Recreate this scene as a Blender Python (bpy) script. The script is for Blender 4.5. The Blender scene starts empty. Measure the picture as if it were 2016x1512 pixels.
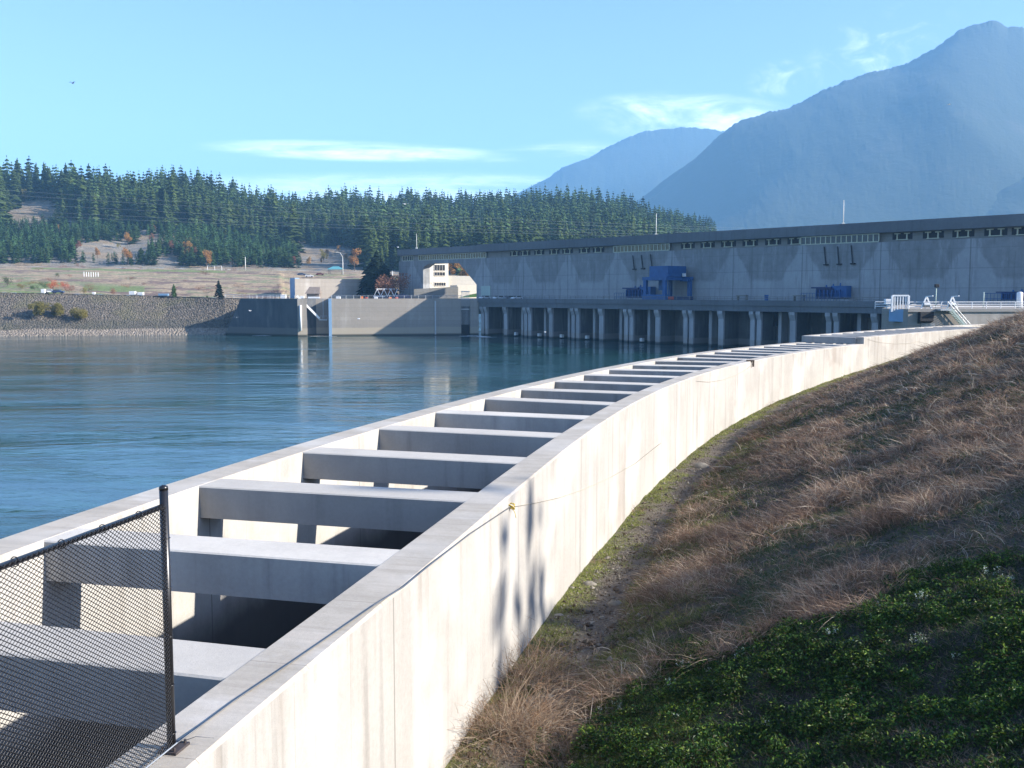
import bpy, math, random
import numpy as np
from mathutils import Vector
random.seed(7); rng = np.random.default_rng(7)
S = bpy.context.scene
C = S.collection
R = math.radians
# ------------------------------------------------------------------ camera
CAMZ = 15.0
F = 2000.0; PITCH = math.atan(181 / 2000)
cd = bpy.data.cameras.new("camera"); cam = bpy.data.objects.new("camera", cd); C.objects.link(cam)
cam.location = (0, 0, CAMZ); cam.rotation_euler = (math.pi / 2 - PITCH, 0, 0)
cd.sensor_width = 36; cd.lens = F / 2016 * 36; cd.clip_start = 0.1; cd.clip_end = 60000
S.camera = cam
# ------------------------------------------------------------------ sun, sky, exposure
SUN_AZ = R(-12.0)      # direction towards the sun, from +X towards +Y
SUN_EL = R(24.5)
sv = Vector((math.cos(SUN_EL) * math.cos(SUN_AZ), math.cos(SUN_EL) * math.sin(SUN_AZ), math.sin(SUN_EL)))
sl = bpy.data.lights.new("sun", 'SUN'); so = bpy.data.objects.new("sun", sl); C.objects.link(so)
sl.energy = 5.0; sl.angle = R(0.53); sl.color = (1.0, 0.93, 0.84)
so.rotation_euler = sv.to_track_quat('Z', 'Y').to_euler(); so.location = (60, -20, 60)
W = bpy.data.worlds.new("World"); S.world = W; W.use_nodes = True
wt = W.node_tree; wt.nodes.clear()
class NT:
    def __init__(s, t): s.t = t
    def n(s, ty, **k):
        o = s.t.nodes.new(ty)
        for a, b in k.items(): setattr(o, a, b)
        return o
    def l(s, a, b): s.t.links.new(a, b)
    def val(s, v, sock):
        if isinstance(v, (int, float)): sock.default_value = v
        elif isinstance(v, tuple): sock.default_value = v if len(v) == len(sock.default_value) else (*v, 1)
        else: s.l(v, sock)
    def m(s, op, a, b=0.0, c=0.0, clamp=False):
        o = s.n('ShaderNodeMath', operation=op, use_clamp=clamp)
        s.val(a, o.inputs[0]); s.val(b, o.inputs[1]); s.val(c, o.inputs[2]); return o.outputs[0]
    def mix(s, f, a, b, bt='MIX'):
        o = s.n('ShaderNodeMix', data_type='RGBA', blend_type=bt)
        s.val(f, o.inputs[0]); s.val(a, o.inputs[6]); s.val(b, o.inputs[7]); return o.outputs[2]
    def smooth(s, v, a, b, lo=0.0, hi=1.0):
        o = s.n('ShaderNodeMapRange', interpolation_type='SMOOTHSTEP')
        s.val(v, o.inputs[0]); s.val(a, o.inputs[1]); s.val(b, o.inputs[2]); s.val(lo, o.inputs[3]); s.val(hi, o.inputs[4]); return o.outputs[0]
    def scale(s, vec, sc, off=(0, 0, 0)):
        o = s.n('ShaderNodeMapping'); s.l(vec, o.inputs[0]); o.inputs[3].default_value = sc; o.inputs[1].default_value = off; return o.outputs[0]
    def noise(s, vec, sc, det=4, rough=.55, dist=0.0):
        o = s.n('ShaderNodeTexNoise'); s.l(vec, o.inputs['Vector']); o.inputs['Scale'].default_value = sc
        o.inputs['Detail'].default_value = det; o.inputs['Roughness'].default_value = rough; o.inputs['Distortion'].default_value = dist
        return o.outputs['Fac']
w = NT(wt)
sky = w.n('ShaderNodeTexSky', sky_type='NISHITA'); sky.sun_disc = False
sky.sun_elevation = SUN_EL; sky.sun_rotation = math.pi / 2 - SUN_AZ
sky.air_density = 1.0; sky.dust_density = 0.6; sky.ozone_density = 1.6; sky.altitude = 50
tc = w.n('ShaderNodeTexCoord'); sep = w.n('ShaderNodeSeparateXYZ'); w.l(tc.outputs['Generated'], sep.inputs[0])
yy = w.m('MAXIMUM', sep.outputs[1], 0.08)
cu = w.m('DIVIDE', sep.outputs[0], yy); cv = w.m('DIVIDE', sep.outputs[2], yy)
comb = w.n('ShaderNodeCombineXYZ'); w.l(cu, comb.inputs[0]); w.l(cv, comb.inputs[1])
wisp = w.noise(w.scale(comb.outputs[0], (9, 30, 1)), 1.0, 7, .62, .6)
wisp2 = w.noise(w.scale(comb.outputs[0], (24, 40, 1), (3.1, 1.7, 0)), 1.0, 6, .65, .9)
streak = w.noise(w.scale(comb.outputs[0], (5, 60, 1), (1.3, .4, 0)), 1.0, 6, .6, .3)
fibre = w.noise(w.scale(comb.outputs[0], (30, 130, 1), (.3, .9, 0)), 1.0, 8, .7, .5)
cloud = None
# (azimuth tangent, elevation tangent, half width, half height, noise, threshold, strength, tilt)
for (a, b, hw, hh, nz, th, stg, tl) in ((.172, .168, .110, .024, wisp, .36, .9, -.03), (.255, .204, .030, .018, wisp2, .40, .5, .1),
                                     (.35, .235, .075, .035, wisp2, .47, .38, .35), (-.155, .136, .15, .010, streak, .30, .85, -.03),
                                     (.02, .127, .09, .016, streak, .42, .75, .12), (-.10, .096, .34, .020, streak, .28, .75, 0)):
    du = w.m('SUBTRACT', cu, a); dv = w.m('SUBTRACT', w.m('SUBTRACT', cv, b), w.m('MULTIPLY', du, tl))
    q = w.m('ADD', w.m('POWER', w.m('ABSOLUTE', w.m('DIVIDE', du, hw)), 2.0), w.m('POWER', w.m('ABSOLUTE', w.m('DIVIDE', dv, hh)), 2.0))
    msk = w.smooth(q, 0.0, 1.25, 1.0, 0.0)
    d = w.m('MULTIPLY', w.m('MULTIPLY', msk, w.m('MULTIPLY', w.smooth(nz, th, th + .36), w.smooth(fibre, .30, .62, .45, 1.0))), stg)
    cloud = d if cloud is None else w.m('MAXIMUM', cloud, d)
tint = w.mix(1.0, sky.outputs[0], (.94, 1.0, 1.27, 1), 'MULTIPLY')
skyc = w.mix(w.m('MULTIPLY', cloud, .85), tint, (17, 17.5, 18.5, 1))
bg = w.n('ShaderNodeBackground'); w.l(skyc, bg.inputs[0]); bg.inputs[1].default_value = 0.085
wo = w.n('ShaderNodeOutputWorld'); w.l(bg.outputs[0], wo.inputs[0])
S.view_settings.view_transform = 'Standard'; S.view_settings.look = 'None'
S.view_settings.exposure = 1.42; S.view_settings.gamma = 1.0; S.view_settings.use_curve_mapping = False
S.render.engine = 'CYCLES'
S.cycles.use_denoising = True
S.cycles.max_bounces = 6; S.cycles.diffuse_bounces = 2; S.cycles.glossy_bounces = 3; S.cycles.transmission_bounces = 3
S.cycles.volume_bounces = 1; S.cycles.transparent_max_bounces = 6; S.cycles.sample_clamp_indirect = 4.0
S.cycles.caustics_reflective = False; S.cycles.caustics_refractive = False

# ------------------------------------------------------------------ helpers: pixel of the 2016 px photo -> point of the world
def ray(px, py):
    return np.array([px - 1008.0, F * math.cos(PITCH) + (756 - py) * math.sin(PITCH), -F * math.sin(PITCH) + (756 - py) * math.cos(PITCH)])
O0 = np.array([0, 0, CAMZ])
def at_z(px, py, z): r = ray(px, py); return O0 + r * ((z - CAMZ) / r[2])
def at_y(px, py, y): r = ray(px, py); return O0 + r * (y / r[1])
def proj(P):
    P = np.asarray(P, float) - O0
    d = P[..., 1] * math.cos(PITCH) - P[..., 2] * math.sin(PITCH); u = P[..., 1] * math.sin(PITCH) + P[..., 2] * math.cos(PITCH)
    return 1008 + F * P[..., 0] / d, 756 - F * u / d
def hsh(ix, iy, seed):
    h = (ix.astype(np.int64) * 374761393 + iy.astype(np.int64) * 668265263 + seed * 982451653) & 0xffffffff
    h = ((h ^ (h >> 13)) * 1274126177) & 0xffffffff
    return ((h ^ (h >> 16)) & 0xffff) / 65535.0
def vnoise(x, y, seed=0):
    x = np.asarray(x, float); y = np.asarray(y, float)
    ix = np.floor(x).astype(np.int64); iy = np.floor(y).astype(np.int64); fx = x - ix; fy = y - iy
    fx = fx * fx * (3 - 2 * fx); fy = fy * fy * (3 - 2 * fy)
    return ((hsh(ix, iy, seed) * (1 - fx) + hsh(ix + 1, iy, seed) * fx) * (1 - fy) + (hsh(ix, iy + 1, seed) * (1 - fx) + hsh(ix + 1, iy + 1, seed) * fx) * fy)
def fbm(x, y, seed=0, o=4):
    s = 0; a = .5
    for k in range(o):
        s = s + a * (vnoise(x, y, seed + k) - .5); x = np.asarray(x) * 2.03; y = np.asarray(y) * 2.03; a *= .5
    return s * 2       # about -1..1

# ------------------------------------------------------------------ object helpers
def tag(o, label=None, cat=None, group=None, kind=None):
    if label: o['label'] = label
    if cat: o['category'] = cat
    if group: o['group'] = group
    if kind: o['kind'] = kind
    return o
def empty(name, loc, label, cat, group=None):
    o = bpy.data.objects.new(name, None); C.objects.link(o); o.location = tuple(float(v) for v in loc); o.empty_display_size = .5
    return tag(o, label, cat, group)
def link(name, me, parent=None):
    o = bpy.data.objects.new(name, me); C.objects.link(o)
    if parent: o.parent = parent
    return o
def wloc(p):
    v = Vector((0, 0, 0))
    while p is not None: v += p.location; p = p.parent
    return np.array(v)
def big_mesh(name, V, Fq, mats, col=None, smooth=False, uv=None, mi=None):
    """V (n,3), Fq (m,k) quads or triangles"""
    me = bpy.data.meshes.new(name); V = np.ascontiguousarray(V, dtype=np.float32); Fq = np.ascontiguousarray(Fq, dtype=np.int32)
    m, k = Fq.shape
    me.vertices.add(len(V)); me.vertices.foreach_set("co", V.ravel())
    me.loops.add(m * k); me.loops.foreach_set("vertex_index", Fq.ravel())
    me.polygons.add(m); me.polygons.foreach_set("loop_start", np.arange(0, m * k, k, dtype=np.int32))
    me.polygons.foreach_set("loop_total", np.full(m, k, np.int32))
    me.polygons.foreach_set("use_smooth", np.full(m, smooth, bool))
    if mi is not None: me.polygons.foreach_set("material_index", np.asarray(mi, np.int32))
    me.update(calc_edges=True)
    for x in (mats if isinstance(mats, list) else [mats]): me.materials.append(x)
    if col is not None:
        a = me.color_attributes.new("Col", 'FLOAT_COLOR', 'POINT'); c4 = np.ones((len(V), 4), np.float32); c4[:, :3] = col
        a.data.foreach_set("color", c4.ravel())
    if uv is not None:
        l = me.uv_layers.new(name="UVMap"); l.data.foreach_set("uv", np.asarray(uv, np.float32)[Fq.ravel()].ravel())
    return me
class MB:
    def __init__(s): s.v = []; s.f = []; s.mi = []; s.cur = 0; s.uv = []
    def add(s, vs, fs, uv=None):
        b = len(s.v); s.v += [tuple(float(c) for c in p) for p in vs]; s.uv += list(uv) if uv is not None else [(0, 0)] * len(vs)
        s.f += [tuple(b + i for i in f) for f in fs]; s.mi += [s.cur] * len(fs); return s
    def prism(s, poly, z0, z1):
        """poly: (x,y) counter clockwise; z0,z1 numbers or lists"""
        n = len(poly); a = z0 if hasattr(z0, '__len__') else [z0] * n; b = z1 if hasattr(z1, '__len__') else [z1] * n
        vs = [(p[0], p[1], a[i]) for i, p in enumerate(poly)] + [(p[0], p[1], b[i]) for i, p in enumerate(poly)]
        return s.add(vs, [tuple(range(n - 1, -1, -1)), tuple(range(n, 2 * n))] + [(i, (i + 1) % n, (i + 1) % n + n, i + n) for i in range(n)])
    def box(s, c, sz, ax=(1, 0), tilt=None):
        """centre, size, horizontal direction of local x"""
        ax = np.array(ax, float); ax /= np.hypot(*ax); ay = np.array([-ax[1], ax[0]]); vs = []
        for dz in (-.5, .5):
            for dx, dy in ((-.5, -.5), (.5, -.5), (.5, .5), (-.5, .5)):
                p = np.array(c[:2]) + ax * dx * sz[0] + ay * dy * sz[1]; vs.append((p[0], p[1], c[2] + dz * sz[2]))
        return s.add(vs, [(3, 2, 1, 0), (4, 5, 6, 7), (0, 1, 5, 4), (1, 2, 6, 5), (2, 3, 7, 6), (3, 0, 4, 7)])
    def tube(s, pts, r, n=6, cap=True):
        P = [np.array(p, float) for p in pts]; rr = r if hasattr(r, '__len__') else [r] * len(P); vs = []; fs = []
        for i, p in enumerate(P):
            d = P[min(i + 1, len(P) - 1)] - P[max(i - 1, 0)]; d /= (np.linalg.norm(d) + 1e-9)
            u = np.cross(d, (0, 0, 1)); u = u if np.linalg.norm(u) > .1 else np.cross(d, (1, 0, 0)); u /= np.linalg.norm(u); q = np.cross(u, d)
            for k in range(n):
                a = 2 * math.pi * k / n; vs.append(p + rr[i] * (math.cos(a) * u + math.sin(a) * q))
        for i in range(len(P) - 1):
            for k in range(n):
                k2 = (k + 1) % n; fs.append((i * n + k2, i * n + k, (i + 1) * n + k, (i + 1) * n + k2))
        if cap: fs += [tuple(range(n)), tuple((len(P) - 1) * n + k for k in range(n - 1, -1, -1))]
        return s.add(vs, fs)
    def bar(s, a, b, wdt, h=None):
        """rectangular bar from a to b"""
        a = np.array(a, float); b = np.array(b, float); h = wdt if h is None else h; d = b - a; d /= np.linalg.norm(d)
        u = np.cross(d, (0, 0, 1)); u = u if np.linalg.norm(u) > .05 else np.array((1., 0, 0)); u /= np.linalg.norm(u); q = np.cross(u, d); vs = []
        for p in (a, b):
            for x, y in ((-.5, -.5), (.5, -.5), (.5, .5), (-.5, .5)): vs.append(p + u * x * wdt + q * y * h)
        return s.add(vs, [(3, 2, 1, 0), (4, 5, 6, 7), (0, 1, 5, 4), (1, 2, 6, 5), (2, 3, 7, 6), (3, 0, 4, 7)])
    def build(s, name, mats, parent=None, smooth=False, bevel=0):
        off = wloc(parent) if parent is not None else np.zeros(3)
        V = np.array(s.v) - off
        me = bpy.data.meshes.new(name); me.from_pydata([tuple(v) for v in V], [], s.f)
        for m in (mats if isinstance(mats, list) else [mats]): me.materials.append(m)
        me.polygons.foreach_set("material_index", s.mi); me.polygons.foreach_set("use_smooth", [smooth] * len(s.f))
        if any(u != (0, 0) for u in s.uv):
            l = me.uv_layers.new(name="UVMap")
            for lp in me.loops: l.data[lp.index].uv = s.uv[lp.vertex_index]
        me.update()
        o = link(name, me, parent)
        if bevel:
            b = o.modifiers.new("bevel", 'BEVEL'); b.width = bevel; b.segments = 2; b.limit_method = 'ANGLE'
        return o
def copy_tree(o, parent=None):
    c = o.copy(); C.objects.link(c); c.parent = parent
    for ch in [x for x in bpy.data.objects if x.parent == o]: copy_tree(ch, c)
    return c

# ------------------------------------------------------------------ materials
def newmat(name):
    m = bpy.data.materials.new(name); m.use_nodes = True; t = m.node_tree; t.nodes.clear()
    n = NT(t); p = n.n('ShaderNodeBsdfPrincipled'); o = n.n('ShaderNodeOutputMaterial'); n.l(p.outputs[0], o.inputs[0]); return m, n, p
def plain(name, c, rough=.6, metal=0.0, var=.12, sc=3.0, spec=.4):
    m, n, p = newmat(name); g = n.n('ShaderNodeNewGeometry')
    f = n.noise(g.outputs['Position'], sc, 5)
    col = n.mix(f, tuple(x * (1 - var * 1.6) for x in c), tuple(min(1, x * (1 + var * 1.6)) for x in c)); n.l(col, p.inputs['Base Color'])
    p.inputs['Roughness'].default_value = rough; p.inputs['Metallic'].default_value = metal; p.inputs['Specular IOR Level'].default_value = spec; return m
def concrete(name, base, dark, stain=(.2, .15, .1), streak=.5, big=.25, fine=9.0, lift=0.0, tide=None, uvjoint=0.0, lime=0.0, bump=.02, sz=1.0, form=0.0, lowdark=None, bays=False, each=0):
    m, n, p = newmat(name); g = n.n('ShaderNodeNewGeometry'); pos = g.outputs['Position']
    sp = n.n('ShaderNodeSeparateXYZ'); n.l(pos, sp.inputs[0])
    blot = n.noise(pos, big * sz, 5, .6)
    st = n.noise(n.scale(pos, (2.2 * sz, 2.2 * sz, .10 * sz)), 1.0, 6, .62)
    st2 = n.noise(n.scale(pos, (.55 * sz, .55 * sz, .05 * sz), (9, 4, 2)), 1.0, 5, .6)
    fin = n.noise(pos, fine, 5, .7)
    col = n.mix(n.smooth(blot, .34, .68), base, dark)
    col = n.mix(n.m('MULTIPLY', n.smooth(st, .50, .74), streak), col, tuple(x * .55 for x in dark[:3]))
    col = n.mix(n.m('MULTIPLY', n.smooth(st2, .52, .75), streak * .8), col, stain)
    if lime: col = n.mix(n.m('MULTIPLY', n.smooth(n.noise(n.scale(pos, (.9 * sz, .9 * sz, .16 * sz), (5, 5, 5)), 1.0, 5), .52, .72), lime), col, (.72, .70, .66))
    col = n.mix(.35, col, n.mix(fin, tuple(x * .55 for x in base[:3]), tuple(min(1, x * 1.4) for x in base[:3])))
    if lift:      # horizontal pour lines
        fr = n.m('FRACT', n.m('ADD', n.m('DIVIDE', sp.outputs[2], lift), n.m('MULTIPLY', blot, .06)))
        col = n.mix(n.m('MULTIPLY', n.smooth(n.m('ABSOLUTE', n.m('SUBTRACT', fr, .5)), 0.0, .035, 1.0, 0.0), .45), col, tuple(x * .5 for x in dark[:3]))
        # tone of each lift
        wn = n.n('ShaderNodeTexWhiteNoise', noise_dimensions='1D'); n.l(n.m('FLOOR', n.m('ADD', n.m('DIVIDE', sp.outputs[2], lift), .5)), wn.inputs['W'])
        col = n.mix(n.m('MULTIPLY', wn.outputs[0], .35), col, dark)
    if tide:      # band of deposit left by the changing water level
        z0, z1, tcol = tide
        zz = n.m('ADD', sp.outputs[2], n.m('MULTIPLY', n.m('SUBTRACT', blot, .5), 1.2))
        col = n.mix(n.m('MULTIPLY', n.m('MULTIPLY', n.smooth(zz, z1 - .4, z1, 1, 0), n.smooth(zz, z0, z0 + .3)), .8), col, tcol)
        col = n.mix(n.smooth(sp.outputs[2], .25, .9, .85, 0), col, (.03, .035, .025))
    if uvjoint:
        uv = n.n('ShaderNodeUVMap'); su = n.n('ShaderNodeSeparateXYZ'); n.l(uv.outputs[0], su.inputs[0])
        fr = n.m('FRACT', n.m('DIVIDE', su.outputs[0], uvjoint))
        j = n.smooth(n.m('ABSOLUTE', n.m('SUBTRACT', fr, .5)), .0012, .0035, 1.0, 0.0)
        col = n.mix(n.m('MULTIPLY', j, .6), col, (.12, .11, .10))
        fr2 = n.m('FRACT', n.m('DIVIDE', su.outputs[0], uvjoint / 5)); col = n.mix(n.m('MULTIPLY', n.smooth(n.m('ABSOLUTE', n.m('SUBTRACT', fr2, .5)), .003, .012, 1.0, 0.0), .22), col, (.16, .14, .12))
        # run-off stains that start at the top edge
        top = n.smooth(n.m('ADD', su.outputs[1], n.m('MULTIPLY', n.noise(n.scale(uv.outputs[0], (1.6, 0.0, 1)), 1.0, 4), 2.4)), .0, 2.6)
        runs = n.smooth(n.noise(n.scale(uv.outputs[0], (4.5, .12, 1)), 1.0, 6, .65), .46, .66)
        col = n.mix(n.m('MULTIPLY', n.m('MULTIPLY', top, runs), .75), col, stain)
        pt = n.noise(n.scale(uv.outputs[0], (.35, .35, 1), (7, 3, 0)), 1.0, 3)
        col = n.mix(n.m('MULTIPLY', n.smooth(pt, .5, .6), .25), col, (.60, .57, .52))
    if each:
        oi = n.n('ShaderNodeObjectInfo'); col = n.mix(n.m('MULTIPLY', oi.outputs['Random'], each), col, tuple(x * .6 for x in dark[:3]))
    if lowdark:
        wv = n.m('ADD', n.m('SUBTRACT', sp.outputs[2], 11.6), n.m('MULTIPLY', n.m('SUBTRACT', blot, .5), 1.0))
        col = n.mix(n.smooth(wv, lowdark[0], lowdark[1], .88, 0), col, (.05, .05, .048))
    if bays:      # old weathered panels between the flared buttresses, and the joints between the units
        dt = n.n('ShaderNodeVectorMath', operation='DOT_PRODUCT'); n.l(pos, dt.inputs[0]); dt.inputs[1].default_value = (.649, -.760, 0)
        u = n.m('ADD', dt.outputs['Value'], -(-10.4 * .649 - 357 * .760)); md = n.m('MULTIPLY', n.m('ABSOLUTE', n.m('SUBTRACT', n.m('FRACT', n.m('ADD', n.m('DIVIDE', n.m('SUBTRACT', u, 21.6), 22.4), .5)), .5)), 22.4)
        mot = n.noise(pos, .45, 5, .65); hw_ = n.smooth(sp.outputs[2], 17.5, 27.5, 5.0, 10.2)
        mk = n.m('MULTIPLY', n.smooth(n.m('ADD', n.m('SUBTRACT', hw_, md), n.m('MULTIPLY', n.m('SUBTRACT', mot, .5), 1.4)), -.5, .6), n.smooth(n.m('ADD', sp.outputs[2], mot), 18.0, 19.4))
        col = n.mix(n.m('MULTIPLY', mk, n.smooth(mot, .2, .8, .35, .75)), col, bays)
        col = n.mix(n.smooth(n.m('ABSOLUTE', n.m('SUBTRACT', md, 11.2)), .08, .2, .5, 0), col, (.08, .08, .08))
        col = n.mix(n.m('MULTIPLY', n.smooth(n.noise(n.scale(pos, (.9, .9, .07)), 1.0, 5, .7), .5, .7), .5), col, (.13, .125, .115))
        col = n.mix(n.m('MULTIPLY', n.smooth(n.noise(n.scale(pos, (.5, .5, .12), (3, 3, 3)), 1.0, 5, .7), .54, .72), .4), col, (.42, .43, .43))
    n.l(col, p.inputs['Base Color']); p.inputs['Roughness'].default_value = .9; p.inputs['Specular IOR Level'].default_value = .25
    b = n.n('ShaderNodeBump'); b.inputs['Strength'].default_value = .55; b.inputs['Distance'].default_value = bump
    h = n.m('ADD', fin, n.m('MULTIPLY', n.noise(pos, fine * 5, 3), .5))
    if form: h = n.m('ADD', h, n.m('MULTIPLY', n.smooth(n.m('ABSOLUTE', n.m('SUBTRACT', n.m('FRACT', n.m('DIVIDE', sp.outputs[2], form)), .5)), 0, .03), .5))
    n.l(h, b.inputs['Height']); n.l(b.outputs[0], p.inputs['Normal'])
    return m
M = {}
M['flume'] = concrete('pale_concrete', (.41, .39, .355), (.32, .30, .27), (.22, .17, .13), streak=.9, big=.5, fine=14, uvjoint=6.4, lime=.25, bump=.008)
M['flume_in'] = concrete('pale_shaded_foot_concrete', (.44, .42, .38), (.36, .34, .30), (.26, .21, .16), streak=.7, big=.5, fine=14, uvjoint=6.4, lime=.25, bump=.008, lowdark=(-2.9, -2.0))  # foot darkened in colour where the facing wall's shadow falls
M['cap'] = concrete('worn_cap_concrete', (.47, .42, .35), (.36, .32, .26), (.24, .21, .17), streak=0.0, big=1.6, fine=22, uvjoint=1.92, lime=.5, bump=.006, sz=1)
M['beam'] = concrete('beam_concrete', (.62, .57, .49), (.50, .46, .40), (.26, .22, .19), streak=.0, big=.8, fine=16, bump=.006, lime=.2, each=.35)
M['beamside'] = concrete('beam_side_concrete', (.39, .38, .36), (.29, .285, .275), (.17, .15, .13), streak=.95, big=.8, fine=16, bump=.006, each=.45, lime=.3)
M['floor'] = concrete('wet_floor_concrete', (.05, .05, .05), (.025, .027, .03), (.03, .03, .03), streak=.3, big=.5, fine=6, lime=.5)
M['dam'] = concrete('dam_concrete', (.37, .375, .37), (.28, .285, .285), (.13, .13, .13), streak=.5, big=.4, fine=1.2, lift=4.6, bump=.05, sz=.22, bays=(.17, .17, .16))
M['damdark'] = concrete('weathered_dam_concrete', (.26, .25, .22), (.18, .175, .16), (.11, .10, .09), streak=.55, big=.05, fine=1.2, lift=2.3, bump=.05, sz=.22)
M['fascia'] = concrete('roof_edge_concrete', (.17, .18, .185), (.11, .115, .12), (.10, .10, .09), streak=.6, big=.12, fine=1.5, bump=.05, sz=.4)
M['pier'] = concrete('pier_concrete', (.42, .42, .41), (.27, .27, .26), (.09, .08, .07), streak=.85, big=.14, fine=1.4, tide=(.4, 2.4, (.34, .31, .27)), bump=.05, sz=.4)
M['bay'] = concrete('stained_shaded_bay_concrete', (.15, .15, .145), (.05, .05, .05), (.02, .02, .02), streak=1.0, lime=.25, big=.12, fine=1.4, tide=(.3, 2.4, (.24, .22, .20)), bump=.05, sz=.5)  # stains, with the shade under the deck put into the colour
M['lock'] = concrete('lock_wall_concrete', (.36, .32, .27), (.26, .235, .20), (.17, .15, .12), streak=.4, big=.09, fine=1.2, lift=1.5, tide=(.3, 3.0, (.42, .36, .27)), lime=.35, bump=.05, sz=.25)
M['lockdark'] = concrete('dark_lock_concrete', (.10, .105, .11), (.06, .065, .07), (.03, .03, .03), streak=.7, big=.3, fine=1.2, tide=(.3, 3.0, (.16, .15, .13)), lime=.15, bump=.05, sz=.4)  # much darker tone than the other lock walls
M['apron'] = concrete('apron_concrete', (.33, .31, .28), (.24, .23, .21), (.15, .14, .12), streak=0, big=.1, fine=1.5, bump=.03, sz=.3)
M['cream'] = concrete('cream_render', (.72, .66, .54), (.62, .56, .46), (.45, .40, .32), streak=.2, big=.1, fine=1.2, lift=1.6, bump=.03, sz=.3)
M['blue'] = plain('blue_paint', (.015, .085, .24), .45, var=.25, sc=.8)
M['blue_dark'] = plain('dark_blue_paint', (.012, .03, .11), .5, var=.3, sc=.8)
M['panelblue'] = plain('grey_blue_paint', (.20, .33, .48), .5, var=.1, sc=.7)
M['white'] = plain('white_paint', (.78, .78, .76), .5, var=.06)
M['steel'] = plain('galvanised_steel', (.42, .44, .45), .45, .6, var=.2)
M['rail'] = plain('pale_rail_paint', (.60, .60, .56), .5, var=.1)
M['black'] = plain('black_vinyl', (.012, .012, .014), .32, var=.1, spec=.6)
M['plate'] = plain('rusted_plate', (.055, .045, .045), .6, var=.4, sc=40)
M['cable'] = plain('grey_cable', (.16, .17, .18), .5, .3, var=.3, sc=60)
M['rope'] = plain('weathered_rope', (.42, .38, .30), .9, var=.3, sc=60)
M['yellow'] = plain('yellow_rope', (.62, .46, .10), .8, var=.3, sc=60)
M['dark'] = plain('dark_opening', (.012, .012, .014), .7, var=.2)
M['glass'] = plain('dusty_glass', (.05, .06, .06), .18, var=.3, sc=.8)
M['amber'] = plain('yellow_lit_glass', (.16, .13, .06), .25, var=.5, sc=.35)  # yellow of the reflected light put into the pane colour
M['frame'] = plain('pale_yellow_frame', (.50, .50, .36), .6, var=.15)
M['red'] = plain('red_paint', (.55, .06, .03), .5); M['orange'] = plain('orange_plastic', (.8, .22, .03), .5)
M['teal'] = plain('teal_metal_roof', (.10, .30, .33), .5); M['brownroof'] = plain('brown_roof', (.22, .18, .15), .8, var=.3)
M['bark'] = plain('bark', (.10, .075, .055), .9, var=.4, sc=1.5); M['bird'] = plain('white_feathers', (.85, .85, .85), .8); M['darkbird'] = plain('dark_feathers', (.05, .05, .05), .8)
M['rock'] = plain('lichened_stone', (.20, .18, .145), .9, var=.35, sc=12)
M['palegreen'] = plain('pale_green_metal', (.38, .46, .40), .5, var=.15)
def foliage(name, c1, c2, sc=.08, trans=.25, useobj=True, attr=False, rough=.7):
    m, n, p = newmat(name); g = n.n('ShaderNodeNewGeometry'); oi = n.n('ShaderNodeObjectInfo')
    f = n.noise(g.outputs['Position'], sc, 3, .7)
    f = n.smooth(f, .3, .7)
    if useobj: f = n.m('ADD', n.m('MULTIPLY', f, .4), n.m('MULTIPLY', oi.outputs['Random'], .6))
    col = n.mix(f, c1, c2)
    if attr:
        a = n.n('ShaderNodeAttribute', attribute_name='Col'); col = n.mix(1.0, a.outputs[0], n.mix(f, (.7, .7, .7), (1.3, 1.3, 1.3)), 'MULTIPLY')
    n.l(col, p.inputs['Base Color']); p.inputs['Roughness'].default_value = rough; p.inputs['Specular IOR Level'].default_value = .2
    tr = n.n('ShaderNodeBsdfTranslucent'); n.l(col, tr.inputs[0]); mx = n.n('ShaderNodeMixShader'); mx.inputs[0].default_value = trans
    n.l(p.outputs[0], mx.inputs[1]); n.l(tr.outputs[0], mx.inputs[2]); n.l(mx.outputs[0], [x for x in n.t.nodes if x.type == 'OUTPUT_MATERIAL'][0].inputs[0]); return m
M['fir'] = foliage('fir_needles', (.026, .050, .018), (.105, .15, .036)); M['fir_wood'] = foliage('forest_needles', (.020, .042, .026), (.05, .09, .038), sc=.05, useobj=False)
M['young'] = foliage('young_fir_needles', (.04, .09, .026), (.10, .16, .05)); M['autumn'] = foliage('autumn_leaves', (.34, .15, .04), (.42, .27, .09), sc=.3)
M['rust'] = foliage('rust_leaves', (.20, .085, .05), (.30, .15, .09), sc=.4); M['olive'] = foliage('olive_leaves', (.14, .14, .035), (.26, .20, .05), sc=.5)
M['redleaf'] = foliage('red_leaves', (.45, .05, .02), (.5, .12, .03), sc=.5); M['darkfir'] = foliage('dark_fir_needles', (.008, .018, .014), (.02, .04, .026))
M['grass'] = foliage('dry_grass_blades', (1, 1, 1), (1, 1, 1), sc=.9, trans=.4, useobj=False, attr=True)
M['leaf'] = foliage('ground_cover_leaves', (1, 1, 1), (1, 1, 1), sc=1.2, trans=.25, useobj=False, attr=True, rough=.45)
M['twig'] = plain('dry_twigs', (.24, .165, .115), .9, var=.3, sc=8)
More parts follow.
